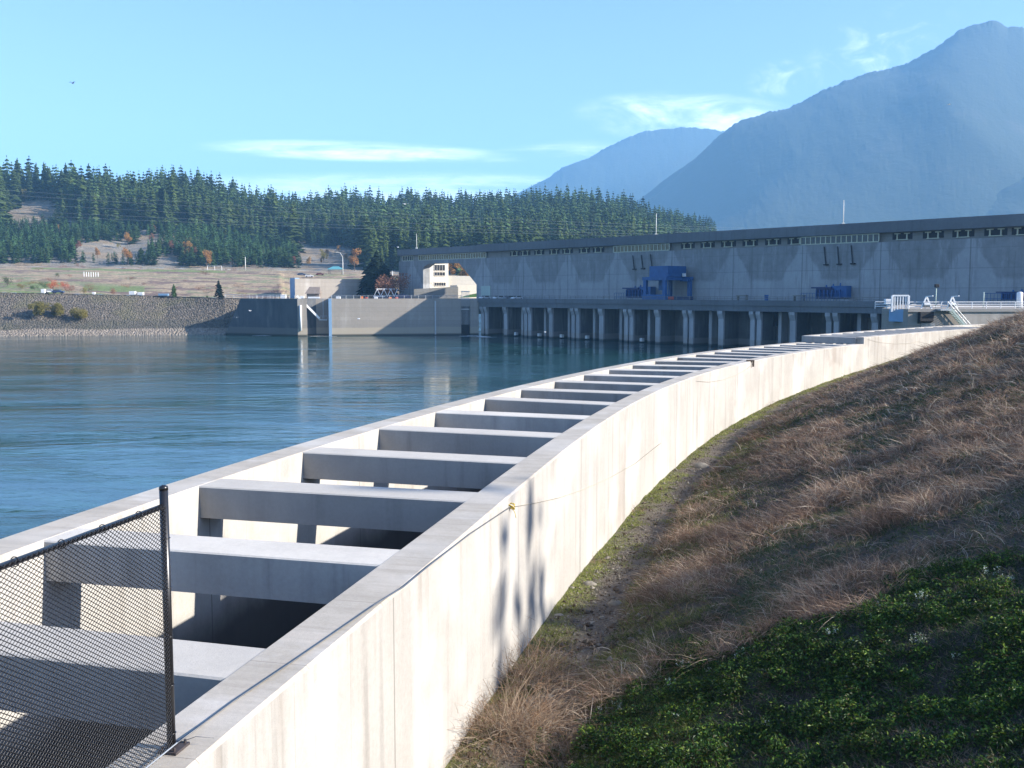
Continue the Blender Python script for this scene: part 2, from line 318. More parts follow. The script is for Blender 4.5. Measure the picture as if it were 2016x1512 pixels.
# ------------------------------------------------------------------ the flume: two curving walls tied by crossbeams
TOP = 11.6; TOP2 = 12.03
def poly_curve(c, y0, y1, ext):
    ys = np.arange(y0, y1, .5); xs = np.polyval(c, ys)
    s0 = (xs[1] - xs[0]) / .5; pre = np.arange(-34, y0, .5); P = [(xs[0] + s0 * .8 * (y - y0), y) for y in pre] + list(zip(xs, ys)) + ext
    P = np.array(P); ds = np.r_[0, np.cumsum(np.hypot(*np.diff(P, axis=0).T))]; s = np.arange(0, ds[-1], .5)
    Q = np.c_[np.interp(s, ds, P[:, 0]), np.interp(s, ds, P[:, 1])]
    k = np.hanning(15); k /= k.sum(); pad = np.r_[[Q[0] + (Q[0] - Q[1]) * (7 - i) for i in range(7)], Q, [Q[-1] + (Q[-1] - Q[-2]) * (i + 1) for i in range(7)]]
    return np.c_[np.convolve(pad[:, 0], k, 'valid'), np.convolve(pad[:, 1], k, 'valid')]
OUT = poly_curve([-6.78787574e-07, 1.53373063e-04, -5.67068743e-03, 3.06102399e-01, -4.25478731], 7, 66.5, [(31.0, 75.9), (40.2, 85.3), (52, 96), (75, 115), (95, 130)])
LIN = poly_curve([1.30887263e-06, -1.60562950e-04, 1.08585231e-02, -4.47311844e-03, -8.06336507], 9, 67.5, [(26.5, 76.6), (37.3, 88.3), (48, 98), (70, 117), (90, 132)])
def tangents(P):
    t = np.gradient(P, axis=0); return t / np.hypot(t[:, 0], t[:, 1])[:, None]
def offset(P, d):                                   # d > 0: to the right of travel
    t = tangents(P); return P + np.c_[t[:, 1], -t[:, 0]] * d
OT = tangents(OUT); OS = np.r_[0, np.cumsum(np.hypot(*np.diff(OUT, axis=0).T))]
RIN = offset(OUT, -.62); LOUT = offset(LIN, -.66)
flume = empty('concrete_flume', (0, 8, 4), 'long curving pale concrete flume with crossbeams between its two walls, beside the river', 'flume')
def wall_strip(mb, A, B, z0, z1, ch=.03):
    """wall between the plan curves A (left) and B (right), with a chamfered top edge; material 0 sides, 1 top"""
    n = len(A); s = np.r_[0, np.cumsum(np.hypot(*np.diff(B, axis=0).T))]
    u = (B - A); u = u / np.hypot(u[:, 0], u[:, 1])[:, None]
    prof = [(B, 0, z0), (B, 0, z1 - ch), (B - u * ch, ch, z1), (A + u * ch, ch, z1), (A, 0, z1 - ch), (A, 0, z0)]
    vs = []; uv = []
    for k, (P, _, z) in enumerate(prof):
        for i in range(n): vs.append((P[i][0], P[i][1], z)); uv.append((s[i], z - TOP))
    fs = []; 
    for k in range(5):
        for i in range(n - 1): fs.append((k * n + i, k * n + i + 1, (k + 1) * n + i + 1, (k + 1) * n + i))
    fs.append(tuple(k * n for k in range(5, -1, -1))); fs.append(tuple(k * n + n - 1 for k in range(6)))
    b = len(mb.v); mb.v += [tuple(map(float, p)) for p in vs]; mb.uv += uv
    for j, f in enumerate(fs):
        mb.f.append(tuple(b + i for i in f)); mb.mi.append(1 if (n - 1) * 1 <= j < (n - 1) * 4 and j < 5 * (n - 1) else 0)
def cut(P, Q, y0, y1):
    k = (P[:, 1] >= y0) & (P[:, 1] <= y1); return P[k], Q[k]
YS = 66.9; YL = 69.6
mb = MB(); A, B = cut(OUT, RIN, -30, YS); wall_strip(mb, B, A, 6.0, TOP); A, B = cut(OUT, RIN, YS - .5, 125); wall_strip(mb, B, A, 6.0, TOP2)
mb.build('side_wall', [M['flume'], M['cap']], flume)
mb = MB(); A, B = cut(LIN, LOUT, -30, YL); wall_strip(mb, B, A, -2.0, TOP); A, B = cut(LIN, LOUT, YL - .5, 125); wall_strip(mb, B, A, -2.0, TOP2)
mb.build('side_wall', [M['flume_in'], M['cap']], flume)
mb = MB(); n = min(len(RIN), len(LIN)); g = lambda P, k: P[int(k * (len(P) - 1))]
ks = np.linspace(0, 1, 120)
for k0, k1 in zip(ks[:-1], ks[1:]):
    a, b_, c, d = g(LIN, k0), g(RIN, k0), g(RIN, k1), g(LIN, k1); mb.add([(*a, 6.4), (*b_, 6.4), (*c, 6.4), (*d, 6.4)], [(0, 1, 2, 3)])
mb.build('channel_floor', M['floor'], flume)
def near_i(P, p): return int(np.argmin(np.hypot(P[:, 0] - p[0], P[:, 1] - p[1])))
def along(P, i, dist):
    q = P[i].copy(); t = tangents(P[max(0, i - 1):i + 2])[1 if i else 0]; return q + t * dist
def cast(p, d, P):                                   # where the line from p along d meets polyline P
    d = d / np.hypot(*d); best = None
    for i in range(len(P) - 1):
        e = P[i + 1] - P[i]; den = d[0] * e[1] - d[1] * e[0]
        if abs(den) < 1e-9: continue
        w_ = P[i] - p; t = (w_[0] * e[1] - w_[1] * e[0]) / den; u = (w_[0] * d[1] - w_[1] * d[0]) / den
        if t > 0 and -1e-6 <= u <= 1: best = t if best is None else min(best, t)
    return p + d * (4.6 if best is None else best)
def crossbeam(pl, z, depth, width=.8, ang=None):
    i = near_i(LIN, pl); t = tangents(LIN[i - 1:i + 2])[1]; a = math.atan2(-t[0], t[1]) if ang is None else ang
    d = np.array([math.cos(a), math.sin(a)]); back = np.array([-d[1], d[0]]) * width
    p0 = np.array(pl[:2]) - d * .25; pr = cast(p0, d, RIN) + d * .12; p1 = p0 + back; pl2 = p1; pr2 = cast(p1, d, RIN) + d * .12
    mb = MB(); c = .02
    poly = [p0, pr, pr2, pl2]; fr = np.array([d[1], -d[0]])
    lo = [(*p, z - depth) for p in poly]; mid = [(*p, z - c) for p in poly]; hi = [(*(p0 - fr * c), z), (*(pr - fr * c), z), (*(pr2 + fr * c), z), (*(pl2 + fr * c), z)]
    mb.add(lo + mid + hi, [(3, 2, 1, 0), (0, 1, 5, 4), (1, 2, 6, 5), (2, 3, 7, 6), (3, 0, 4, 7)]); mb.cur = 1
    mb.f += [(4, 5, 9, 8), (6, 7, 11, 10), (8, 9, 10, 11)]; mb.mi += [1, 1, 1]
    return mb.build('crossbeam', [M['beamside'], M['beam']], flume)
LP = [(77, 1063), (393.6, 957), (596, 890), (745, 844), (860, 812), (950, 785), (1027, 767), (1092, 751), (1149, 738), (1200.5, 727.7), (1247, 718.7), (1291, 710.7),
      (1331.5, 703.4), (1370, 698), (1406, 693), (1440, 689), (1473, 685), (1506, 682), (1537, 679), (1567, 676)]
RP = [(737, 1111), (909, 986), (1023, 912), (1120, 862), (1175, 825.5), (1228, 798), (1275, 776), (1324, 759), (1362, 744), (1395, 732), (1431, 722.5), (1468, 714)]
pts = [(-8.35, 2.3), (-7.85, 6.2), (-7.2, 10.0)]; angs = [R(-12), R(-13), R(-15.5)]
for i, q in enumerate(LP):
    p = at_z(*q, TOP); pts.append(tuple(p[:2]))
    if i < len(RP): r_ = at_z(*RP[i], TOP); angs.append(math.atan2(r_[1] - p[1], r_[0] - p[0]))
    else: angs.append(None)
for p, a in zip(pts, angs):
    q = np.array(p); j = near_i(LIN, q); q = LIN[j] + tangents(LIN[j - 1:j + 2])[1] * np.dot(q - LIN[j], tangents(LIN[j - 1:j + 2])[1]); q = q + np.array([.004, 0])
    crossbeam(q, TOP - .006, .56, .8, a)
y = YL + .15; iL = near_i(LIN, (19.6, YL))
q = LIN[iL]; o_ = crossbeam(q + np.array([.01, .25]), TOP2 - .006, .45, .5)
for k in range(13):
    iL += 4; crossbeam(LIN[iL] + np.array([.01, 0]), TOP2 - .006, .45, .55)
mb = MB()                                            # short feet below the raised frame
a0 = LIN[near_i(LIN, (19.6, YL))]; a1 = RIN[near_i(RIN, (22.8, 67.2))]
for k in (.22, .45, .68, .9):
    p = a0 + (a1 - a0) * k; mb = MB(); mb.box((p[0], p[1] + .1, TOP - .16), (.3, .3, .3)); mb.build('frame_foot', M['beamside'], flume)

# ------------------------------------------------------------------ the hillside right of the flume
TY = np.array([-40, 0, 13, 18, 28, 38, 48, 59, 67, 76, 85, 96, 130]); TZ = 15 + np.array([-6.3, -6.3, -6.34, -6.45, -6.8, -6.6, -6.15, -5.6, -5.1, -4.2, -2.95, -2.2, -1.5])
KY = np.array([-40, 10, 35, 60, 85, 130]); KK = np.array([.36, .36, .40, .44, .42, .30])
def hill_pt(s, d):
    x = np.interp(s, OS, OUT[:, 0]); y = np.interp(s, OS, OUT[:, 1]); tx = np.interp(s, OS, OT[:, 0]); ty = np.interp(s, OS, OT[:, 1])
    X = x + ty * d; Y = y - tx * d
    toe = np.interp(y, TY, TZ); k = np.interp(y, KY, KK); dd = np.maximum(0, d - 1.2); dc = 13.5
    e = np.where(dd < dc, k * dd, k * dc + .06 * (dd - dc)); e = e * np.minimum(1, (dd + .3) / .8)
    b = fbm(X * .5, Y * .5, 3) * .22 * np.minimum(1, dd / 1.5) + fbm(X * 2.1, Y * 2.1, 9, 3) * .05
    return X, Y, toe + e + b
ss = np.arange(4, OS[-1] - 4, .35); dn = np.r_[-.05, np.arange(.25, 16, .25), np.arange(16, 60, 2.0)]
Sg, Dg = np.meshgrid(ss, dn, indexing='ij'); HX, HY, HZ = hill_pt(Sg, Dg)
nS, nD = Sg.shape; idx = np.arange(nS * nD).reshape(nS, nD)
Fh = np.stack([idx[:-1, :-1], idx[:-1, 1:], idx[1:, 1:], idx[1:, :-1]], -1).reshape(-1, 4)
Vh = np.c_[HX.ravel(), HY.ravel(), HZ.ravel()]
# boundary of the green patch on the ground (pixel pairs put on the hill by marching the ray)
def on_hill(px, py):
    r = ray(px, py); r = r / np.linalg.norm(r); t = np.arange(3, 160, .05); Q = O0 + r * t[:, None]
    jj = None
    for q in Q[::4]:
        i = near_i(OUT, q[:2]); dv = q[:2] - OUT[i]; d = dv[0] * OT[i][1] - dv[1] * OT[i][0]
        if d < 0: continue
        if q[2] < hill_pt(np.array([OS[i]]), np.array([d]))[2][0]: return q, OS[i], d
    return None
ge = [on_hill(*q) for q in ((1120, 1500), (1180, 1400), (1330, 1310), (1500, 1270), (1700, 1190), (1860, 1120), (2010, 1075))]
GS = np.array([g_[1] for g_ in ge]); GD = np.array([g_[2] for g_ in ge])
print('green edge s', GS.round(1), 'd', GD.round(1), [tuple(g_[0].round(1)) for g_ in ge])
iorder = np.argsort(GD)
def ingreen(s, d): return (np.interp(d, GD[iorder], GS[iorder]) - s) + fbm(s * 1.1, d * 1.1, 31) * 1.5 + fbm(s * 4, d * 4, 32) * .7
# bare soil, moss of the path, thatch under the dry grass
nz = fbm(Vh[:, 0] * .9, Vh[:, 1] * .9, 5); nz2 = fbm(Vh[:, 0] * 3.1, Vh[:, 1] * 3.1, 15)
dflat = Dg.ravel()
colh = np.tile(np.array([.085, .066, .048]), (len(Vh), 1)); colh[nz > .12] = (.05, .065, .02)
pm = (dflat < 2.0 + nz * .5); soil = np.array([.13, .105, .08]); moss = np.array([.12, .125, .035])
mixp = np.clip((nz2 + .1 + .5 * np.cos(np.clip(dflat, 0, 2) * 3.1)) * 1.6, 0, 1)[:, None]
colh[ingreen(Sg.ravel(), dflat) > 0] = (.030, .026, .018)
colh = np.where(pm[:, None], soil * (1 - mixp) + moss * mixp, colh)
m, n_, p_ = newmat('hill_soil'); a_ = n_.n('ShaderNodeAttribute', attribute_name='Col'); gg = n_.n('ShaderNodeNewGeometry')
fn = n_.noise(gg.outputs['Position'], 14, 6, .75); n_.l(n_.mix(1.0, a_.outputs[0], n_.mix(fn, (.1, .1, .1), (1.9, 1.9, 1.9)), 'MULTIPLY'), p_.inputs['Base Color']); p_.inputs['Roughness'].default_value = .95
bm_ = n_.n('ShaderNodeBump'); bm_.inputs['Distance'].default_value = .10; bm_.inputs['Strength'].default_value = .8; n_.l(fn, bm_.inputs['Height']); n_.l(bm_.outputs[0], p_.inputs['Normal'])
tag(link('hillside', big_mesh('hillside', Vh, Fh, m, col=colh, smooth=True)), kind='structure')

# blades: many thin curved strips as one mesh
def blade_mesh(name, P, L, Wd, D0, bend, col, mat, seg=3, droop=None):
    """P roots (n,3); L length; Wd width; D0 initial direction (n,3); bend: vector added along the blade (n,3)"""
    n = len(P); V = np.zeros((n, seg * 2 + 1, 3), np.float32); side = np.cross(D0, rng.normal(size=(n, 3))); side /= np.linalg.norm(side, axis=1)[:, None]
    for k in range(seg + 1):
        t = k / seg; c = P + (D0 * t + bend * t * t) * L[:, None]
        wd = Wd * (1 - t * .75) * .5
        if k < seg: V[:, 2 * k] = c - side * wd[:, None]; V[:, 2 * k + 1] = c + side * wd[:, None]
        else: V[:, 2 * k] = c
    base = (np.arange(n) * (seg * 2 + 1))[:, None]; T = []
    for k in range(seg - 1): T += [[2 * k, 2 * k + 1, 2 * k + 3], [2 * k, 2 * k + 3, 2 * k + 2]]
    T.append([2 * seg - 2, 2 * seg - 1, 2 * seg]); T = np.array(T)
    Fq = (base[:, :, None] + T[None]).reshape(-1, 3)
    return big_mesh(name, V.reshape(-1, 3), Fq, mat, col=np.repeat(col, seg * 2 + 1, axis=0))
def scat(n, s0, s1, d0, d1, pw=1.35):
    """root positions, denser near the camera"""
    s = rng.uniform(s0, s1, n * 4); d = rng.uniform(d0, d1, n * 4); X, Y, Z = hill_pt(s, d); r = np.sqrt(X ** 2 + Y ** 2 + (Z - CAMZ) ** 2)
    px, py = proj(np.c_[X, Y, Z]); ok = (Y > 2) & (px > -300) & (px < 2900) & (py < 2150)
    pr = (8.0 / np.maximum(r, 8.0)) ** pw * ok; k = rng.random(n * 4) < pr
    return s[k], d[k], X[k], Y[k], Z[k], r[k]
s0 = float(OS[near_i(OUT, (0, 4))]); s1 = float(OS[near_i(OUT, (75, 115))])
# dry grass
s, d, X, Y, Z, r = scat(3600000, s0, s1, .9, 26)
clump = fbm(X * .55, Y * .55, 41); clump2 = fbm(X * 2.0, Y * 2.0, 47)
keep = (ingreen(s, d) < .15) & (d > 1.55 + fbm(s * .8, d, 77) * .5) & (rng.random(len(s)) < np.clip(.72 + clump * .9 + clump2 * .9, .10, 1))
s, d, X, Y, Z, r, clump, clump2 = [a[keep] for a in (s, d, X, Y, Z, r, clump, clump2)]; n = len(s); print('dry blades', n)
tuft = fbm(X * 3.1, Y * 3.1, 53)
L = (.13 + .36 * rng.random(n) ** 1.6) * np.clip(1 + clump * 1.2 + tuft * .8, .3, 1.8); Wd = np.maximum(.0055, r * .00042) * rng.uniform(.6, 1.3, n)
D0 = np.c_[rng.normal(0, .5, n), rng.normal(0, .5, n), rng.uniform(.6, 1.1, n)] + np.c_[-.08 + 1.1 * fbm(X * 1.7, Y * 1.7, 57), 1.1 * fbm(X * 1.7, Y * 1.7, 59), 0 * X]; D0 /= np.linalg.norm(D0, axis=1)[:, None]
bend = np.c_[D0[:, 0] * .5 + rng.normal(0, .28, n), D0[:, 1] * .5 + rng.normal(0, .28, n), -rng.uniform(.1, .75, n)]
cA = np.array([.37, .265, .185]); cB = np.array([.62, .51, .38]); cC = np.array([.235, .145, .098]); cG = np.array([.085, .125, .04])
q = rng.random(n) + clump2 * .35; col = np.where((q < .45)[:, None], cC, np.where((q < .86)[:, None], cA, cB)) * rng.uniform(.65, 1.25, n)[:, None]
grn = (rng.random(n) < np.clip(.20 - clump * 1.3, .03, .85)); col[grn] = cG * rng.uniform(.6, 1.5, grn.sum())[:, None]; L[grn] *= .6
tag(link('dry_grass', blade_mesh('dry_grass', np.c_[X, Y, Z - .02], L, Wd, D0, bend, col, M['grass'])), 'brown dry grass and weeds covering the slope beside the flume', 'dry grass', kind='stuff')
s, d, X, Y, Z, r = scat(36000, s0, s1, 1.6, 17); k = (ingreen(s, d) < .3) & (rng.random(len(s)) < np.clip(.5 + fbm(X * .8, Y * .8, 43), .05, 1)); s, d, X, Y, Z, r = [a[k] for a in (s, d, X, Y, Z, r)]; n = len(s); print('stems', n)
D0 = np.c_[rng.normal(-.25, .55, n), rng.normal(-.1, .55, n), rng.uniform(.6, 1.2, n)]; D0 /= np.linalg.norm(D0, axis=1)[:, None]
cS = np.array([[.62, .54, .43], [.48, .36, .26], [.30, .17, .11], [.70, .64, .54]])[rng.choice(4, n, p=[.25, .38, .27, .10])] * rng.uniform(.6, 1.1, n)[:, None]
tag(link('dead_stems', blade_mesh('dead_stems', np.c_[X, Y, Z - .02], rng.uniform(.25, .7, n), np.maximum(.007, r * .0006) * rng.uniform(.7, 1.2, n), D0, np.c_[D0[:, 0] * .6 + rng.normal(0, .35, n), D0[:, 1] * .6 + rng.normal(0, .35, n), -rng.uniform(.3, 1.0, n)], cS, M['grass'], seg=4)), 'pale arching dead stems standing out of the dry grass on the slope', 'dry stems', kind='stuff')
s, d, X, Y, Z, r = scat(2200000, s0, s1, 1.5, 26, 1.2); n = len(s); k = rng.random(n) < .75; s, d, X, Y, Z, r = [a[k] for a in (s, d, X, Y, Z, r)]; n = len(s); print('undergrowth', n)
D0 = np.c_[rng.normal(0, .8, n), rng.normal(0, .8, n), rng.uniform(.4, 1, n)]; D0 /= np.linalg.norm(D0, axis=1)[:, None]; gf = (fbm(X * .7, Y * .7, 48) + fbm(X * 2.6, Y * 2.6, 49) * .7 + rng.normal(0, .25, n)) > .05
cU = np.where(gf[:, None], np.array([.085, .115, .04]), np.array([.24, .185, .135])) * rng.uniform(.5, 1.4, n)[:, None]
tag(link('undergrowth', blade_mesh('undergrowth', np.c_[X, Y, Z - .01], rng.uniform(.05, .17, n), np.maximum(.008, r * .0006), D0, D0 * .2 - np.array([0, 0, .35]), cU, M['grass'], seg=2)), 'short matted green and brown grass filling the gaps between the dry tufts on the slope', 'grass', kind='stuff')
# path moss and short grass along the wall
s, d, X, Y, Z, r = scat(1000000, s0, s1, .03, 3.2, 1.4)
cl = fbm(X * 1.4, Y * 1.4, 61); k = rng.random(len(s)) < np.clip(.36 + cl * 1.6 + .5 * np.cos(np.clip(d, 0, 2) * 3.1), 0, 1); s, d, X, Y, Z, r = [a[k] for a in (s, d, X, Y, Z, r)]; n = len(s); print('moss blades', n)
D0 = np.c_[rng.normal(0, .6, n), rng.normal(0, .6, n), rng.uniform(.5, 1, n)]; D0 /= np.linalg.norm(D0, axis=1)[:, None]
cM = np.array([[.24, .27, .06], [.15, .19, .045], [.36, .34, .15]])[rng.integers(0, 3, n)] * rng.uniform(.7, 1.2, n)[:, None]
tag(link('path_moss', blade_mesh('path_moss', np.c_[X, Y, Z - .01], rng.uniform(.03, .11, n), np.maximum(.007, r * .0005), D0, D0 * .2 - np.array([0, 0, .3]), cM, M['grass'], seg=2)), 'yellow green moss and short grass at the foot of the flume wall', 'moss', kind='stuff')
# gravel and crumbs of soil on the path
s, d, X, Y, Z, r = scat(60000, s0, s1, .1, 2.2, 1.5); n = len(s); sz = rng.uniform(.008, .035, n) * (1 + (rng.random(n) < .04) * 1.5)
OC = np.array([[1, 0, 0], [-.9, .1, 0], [.1, 1, 0], [0, -1, .1], [0, .1, .7], [0, 0, -.6]]); OF = np.array([[0, 2, 4], [2, 1, 4], [1, 3, 4], [3, 0, 4], [2, 0, 5], [1, 2, 5], [3, 1, 5], [0, 3, 5]])
V = (OC[None] * sz[:, None, None] * rng.uniform(.6, 1.4, (n, 1, 3))) + np.c_[X, Y, Z + sz * .2][:, None, :]; V += rng.normal(0, .15, V.shape) * sz[:, None, None]
cg = np.array([[.30, .27, .22], [.20, .17, .13], [.12, .09, .065]])[rng.integers(0, 3, n)] * rng.uniform(.7, 1.2, n)[:, None]
tag(link('path_gravel', big_mesh('path_gravel', V.reshape(-1, 3), (np.arange(n)[:, None, None] * 6 + OF[None]).reshape(-1, 3), M['grass'], col=np.repeat(cg, 6, axis=0))), 'small stones and crumbs of soil on the path beside the flume wall', 'gravel', kind='stuff')
# low green ground cover: small leaves facing upward in tufts
def leaves(name, X, Y, Z, size, col, mat, flat=.5):
    n = len(X); N = np.c_[rng.normal(0, flat, n), rng.normal(0, flat, n), np.ones(n)]; N /= np.linalg.norm(N, axis=1)[:, None]
    a = np.cross(N, rng.normal(size=(n, 3))); a /= np.linalg.norm(a, axis=1)[:, None]; b = np.cross(N, a); P = np.c_[X, Y, Z]; sz = size[:, None]
    V = np.stack([P - a * sz, P - b * sz * .42 + N * sz * .12, P + a * sz - N * sz * .2, P + b * sz * .42 + N * sz * .12], 1).reshape(-1, 3)
    return big_mesh(name, V, np.arange(n * 4).reshape(n, 4), mat, col=np.repeat(col, 4, axis=0))
sg1 = float(GS.max()) + 2.0; s, d, X, Y, Z, r = scat(700000, s0 - 4, sg1, 1.0, 22, .9)
g_in = ingreen(s, d); tf = fbm(X * 3.3, Y * 3.3, 71) + .6 * fbm(X * 1.1, Y * 1.1, 72)
k = (g_in > -.1) & (rng.random(len(s)) < np.clip(.60 + tf * 1.6, .04, 1)); s, d, X, Y, Z, r, tf = [a[k] for a in (s, d, X, Y, Z, r, tf)]; n = len(s); print('leaves', n)
col = np.array([[.026, .068, .012], [.045, .105, .016], [.15, .21, .03], [.014, .036, .010], [.055, .045, .018]])[rng.choice(5, n, p=[.26, .26, .17, .22, .09])] * rng.uniform(.7, 1.3, n)[:, None]
Z = Z + rng.random(n) ** 1.2 * (.05 + .17 * np.clip(tf + .4, 0, 1.2))
tag(link('green_ground_cover', leaves('green_ground_cover', X, Y, Z, rng.uniform(.012, .034, n), col, M['leaf'], .8)), 'dark green low leafy ground cover in the near right corner of the slope', 'ground cover', kind='stuff')
# grass strands within the green
s, d, X, Y, Z, r = scat(60000, s0 - 4, sg1, 1.0, 17, 1.0); k = ingreen(s, d) > -.3; s, d, X, Y, Z, r = [a[k] for a in (s, d, X, Y, Z, r)]; n = len(s)
D0 = np.c_[rng.normal(0, .6, n), rng.normal(0, .6, n), rng.uniform(.5, 1, n)]; D0 /= np.linalg.norm(D0, axis=1)[:, None]
tag(link('green_grass', blade_mesh('green_grass', np.c_[X, Y, Z], rng.uniform(.06, .2, n), np.full(n, .006), D0, D0 * .3 - np.array([0, 0, .5]), np.array([.045, .10, .02]) * rng.uniform(.3, 1.2, n)[:, None], M['grass'], seg=2)), 'thin green grass between the leaves of the near right corner', 'grass', kind='stuff')
# small pale leafed plants standing in the green and at its edge
def pale_plant(px, py, h, nst):
    hit = on_hill(px, py)
    if hit is None: return
    q = hit[0]; stem = MB(); X = []; Y = []; Z = []
    for j in range(nst):
        a = random.uniform(0, 6.28); rr = random.uniform(.01, .10) * h / .2; x, y_ = q[0] + rr * math.cos(a), q[1] + rr * math.sin(a); hh = h * random.uniform(.5, 1.1)
        tp = (x + rr * math.cos(a) * .6, y_ + rr * math.sin(a) * .6, q[2] + hh)
        stem.tube([(x, y_, q[2] - .05), tp], [.003, .0015], 3, False)
        for t in range(9):
            f = random.uniform(.3, 1.05); X.append(x + (tp[0] - x) * f + random.gauss(0, .012)); Y.append(y_ + (tp[1] - y_) * f + random.gauss(0, .012)); Z.append(q[2] + hh * f)
    o = empty('pale_plant', q, 'small plant with pale silvery leaves growing in the shaded green corner of the slope', 'plant', 'pale leafed plants in the green corner')
    stem.build('stem', M['young'], o)
    X, Y, Z = map(np.array, (X, Y, Z)); n = len(X); c_ = np.array([[.50, .56, .46], [.72, .74, .68], [.28, .40, .22]])[rng.integers(0, 3, n)]
    link('leaves', leaves('leaves', X - q[0], Y - q[1], Z - q[2], rng.uniform(.009, .018, n), c_, M['leaf'], 1.0), o)
for (px, py, h, k) in ((1350, 1320, .22, 12), (1320, 1355, .18, 8), (1395, 1325, .12, 6), (1455, 1300, .18, 7), (1540, 1330, .15, 8), (1640, 1255, .14, 6), (1680, 1270, .10, 4), (1800, 1270, .18, 9), (1860, 1200, .12, 6),
                       (1950, 1140, .20, 10), (1990, 1145, .14, 7), (1815, 1185, .16, 7), (1720, 1220, .10, 5), (1740, 1200, .12, 5), (1925, 1415, .2, 10), (1970, 1410, .14, 6), (1510, 1440, .13, 5), (1540, 1380, .10, 4),
                       (1425, 1490, .14, 6), (1360, 1500, .14, 6), (1290, 1495, .12, 5), (1480, 1365, .10, 4), (1600, 1290, .10, 4), (1580, 1270, .1, 4), (1220, 1395, .14, 7), (1190, 1410, .12, 6), (1250, 1440, .12, 5),
                       (1330, 1420, .1, 4), (1620, 1420, .1, 4), (1700, 1380, .1, 4), (1780, 1330, .1, 4), (1880, 1300, .1, 4), (1655, 1215, .1, 4), (1985, 1300, .12, 5), (1850, 1480, .1, 4), (1740, 1460, .1, 4)):
    pale_plant(px, py, h, k)
# arching twiggy bushes against the wall and on the slope
def dry_bush(px, py, h, spread, nst, label, base=None):
    hit = on_hill(px, py) if base is None else (np.array(base),); q = hit[0]; n = nst; a = rng.uniform(0, 6.283, n); rr = rng.random(n) ** .6 * spread * .45
    P = np.c_[q[0] + rr * np.cos(a), q[1] + rr * np.sin(a), np.full(n, q[2] - .06)]
    D0 = np.c_[np.cos(a) * .45 + rng.normal(0, .4, n), np.sin(a) * .45 + rng.normal(0, .4, n), rng.uniform(.7, 1.3, n)]; D0 /= np.linalg.norm(D0, axis=1)[:, None]
    bend = np.c_[np.cos(a) * .5 + rng.normal(0, .35, n), np.sin(a) * .5 + rng.normal(0, .35, n), -rng.uniform(.1, .8, n)]
    L = rng.uniform(.35, 1.1, n) * h; col = np.array([[.20, .13, .09], [.34, .25, .17], [.27, .17, .10], [.45, .36, .26]])[rng.integers(0, 4, n)]
    # side twigs start along the parent stems
    m = n * 3; pi = rng.integers(0, n, m); t = rng.uniform(.25, .95, m)[:, None]; P2 = P[pi] + (D0[pi] * t + bend[pi] * t * t) * L[pi][:, None]
    d2 = D0[pi] * .6 + rng.normal(0, .65, (m, 3)); d2 /= np.linalg.norm(d2, axis=1)[:, None]; b2 = rng.normal(0, .4, (m, 3)) - np.array([0, 0, .25])
    Pa = np.r_[P, P2]; La = np.r_[L, rng.uniform(.10, .32, m) * h]; Wa = np.r_[np.full(n, .008), np.full(m, .005)]
    me = blade_mesh('dry_bush', Pa - q, La, Wa, np.r_[D0, d2], np.r_[bend, b2], np.r_[col, col[pi]], M['grass'], seg=4)
    o = link('dry_bush', me); o.location = tuple(q); tag(o, label, 'bush')
def at_wall(px, py, dd=.35):
    g_ = at_z(px, py, 8.6); i = near_i(OUT, g_[:2]); X, Y, Z = hill_pt(np.array([OS[i]]), np.array([dd])); return (X[0], Y[0], Z[0])
dry_bush(0, 0, 1.25, 1.2, 420, 'leafless twiggy bush rising against the flume wall, nearest the bottom edge', at_wall(960, 1420, .5))
dry_bush(0, 0, 1.2, 1.1, 380, 'leafless brown bush leaning on the flume wall just beyond the nearest bush', at_wall(1010, 1330, .45))
dry_bush(980, 1480, .75, 1.5, 520, 'tangle of tan arching stems at the bottom middle, right of the wall')
dry_bush(1060, 1420, .6, 1.3, 420, 'low mat of dry arching stems beside the mossy path')
dry_bush(1120, 1500, .5, 1.1, 300, 'dry weed tangle at the bottom edge beside the green corner')
dry_bush(0, 0, .5, .3, 40, 'thin dry weed against the flume wall beside the tree shadow', at_wall(1190, 1085, .15))
dry_bush(0, 0, .6, .3, 40, 'sparse tall weed at the wall foot where the path narrows', at_wall(1275, 985, .15))
dry_bush(1500, 800, .8, .4, 36, 'upright dark weed silhouetted against the bright flume wall', at_wall(1490, 818, .2))
dry_bush(1750, 722, .7, .4, 30, 'small leggy weed standing out against the far end of the flume wall', at_wall(1750, 718, .2))
for i, (px, py, sz, lb) in enumerate(((1160, 1152, .16, 'pale rounded stone on the path, nearest the wall of the two upper ones'), (1212, 1192, .17, 'rounded grey stone right of the path under dry grass'), (1100, 1215, .12, 'flat pale stone at the wall foot by the path'),
                                       (1380, 920, .3, 'pale flat stone on the mossy path far along the wall'), (1125, 1158, .07, 'small stone on the bare soil of the path'))):
    hit = on_hill(px, py)
    if hit is None: continue
    q = hit[0]; mb = MB(); U = 10; Vn = 6; vs = []; fs = []
    for a in range(Vn + 1):
        for b in range(U):
            th = math.pi * a / Vn; ph = 2 * math.pi * b / U; k = 1 + .22 * float(vnoise(math.cos(ph) * math.sin(th) * 2 + 9 * i, math.sin(ph) * 2 + math.cos(th) * 2, 5))
            vs.append((q[0] + sz * k * math.sin(th) * math.cos(ph), q[1] + sz * .8 * k * math.sin(th) * math.sin(ph), q[2] + sz * .55 * k * math.cos(th)))
    for a in range(Vn):
        for b in range(U): fs.append((a * U + b, (a + 1) * U + b, (a + 1) * U + (b + 1) % U, a * U + (b + 1) % U))
    mb.add(vs, fs); o = mb.build('stone', M['rock'], None, True); tag(o, lb, 'stone')

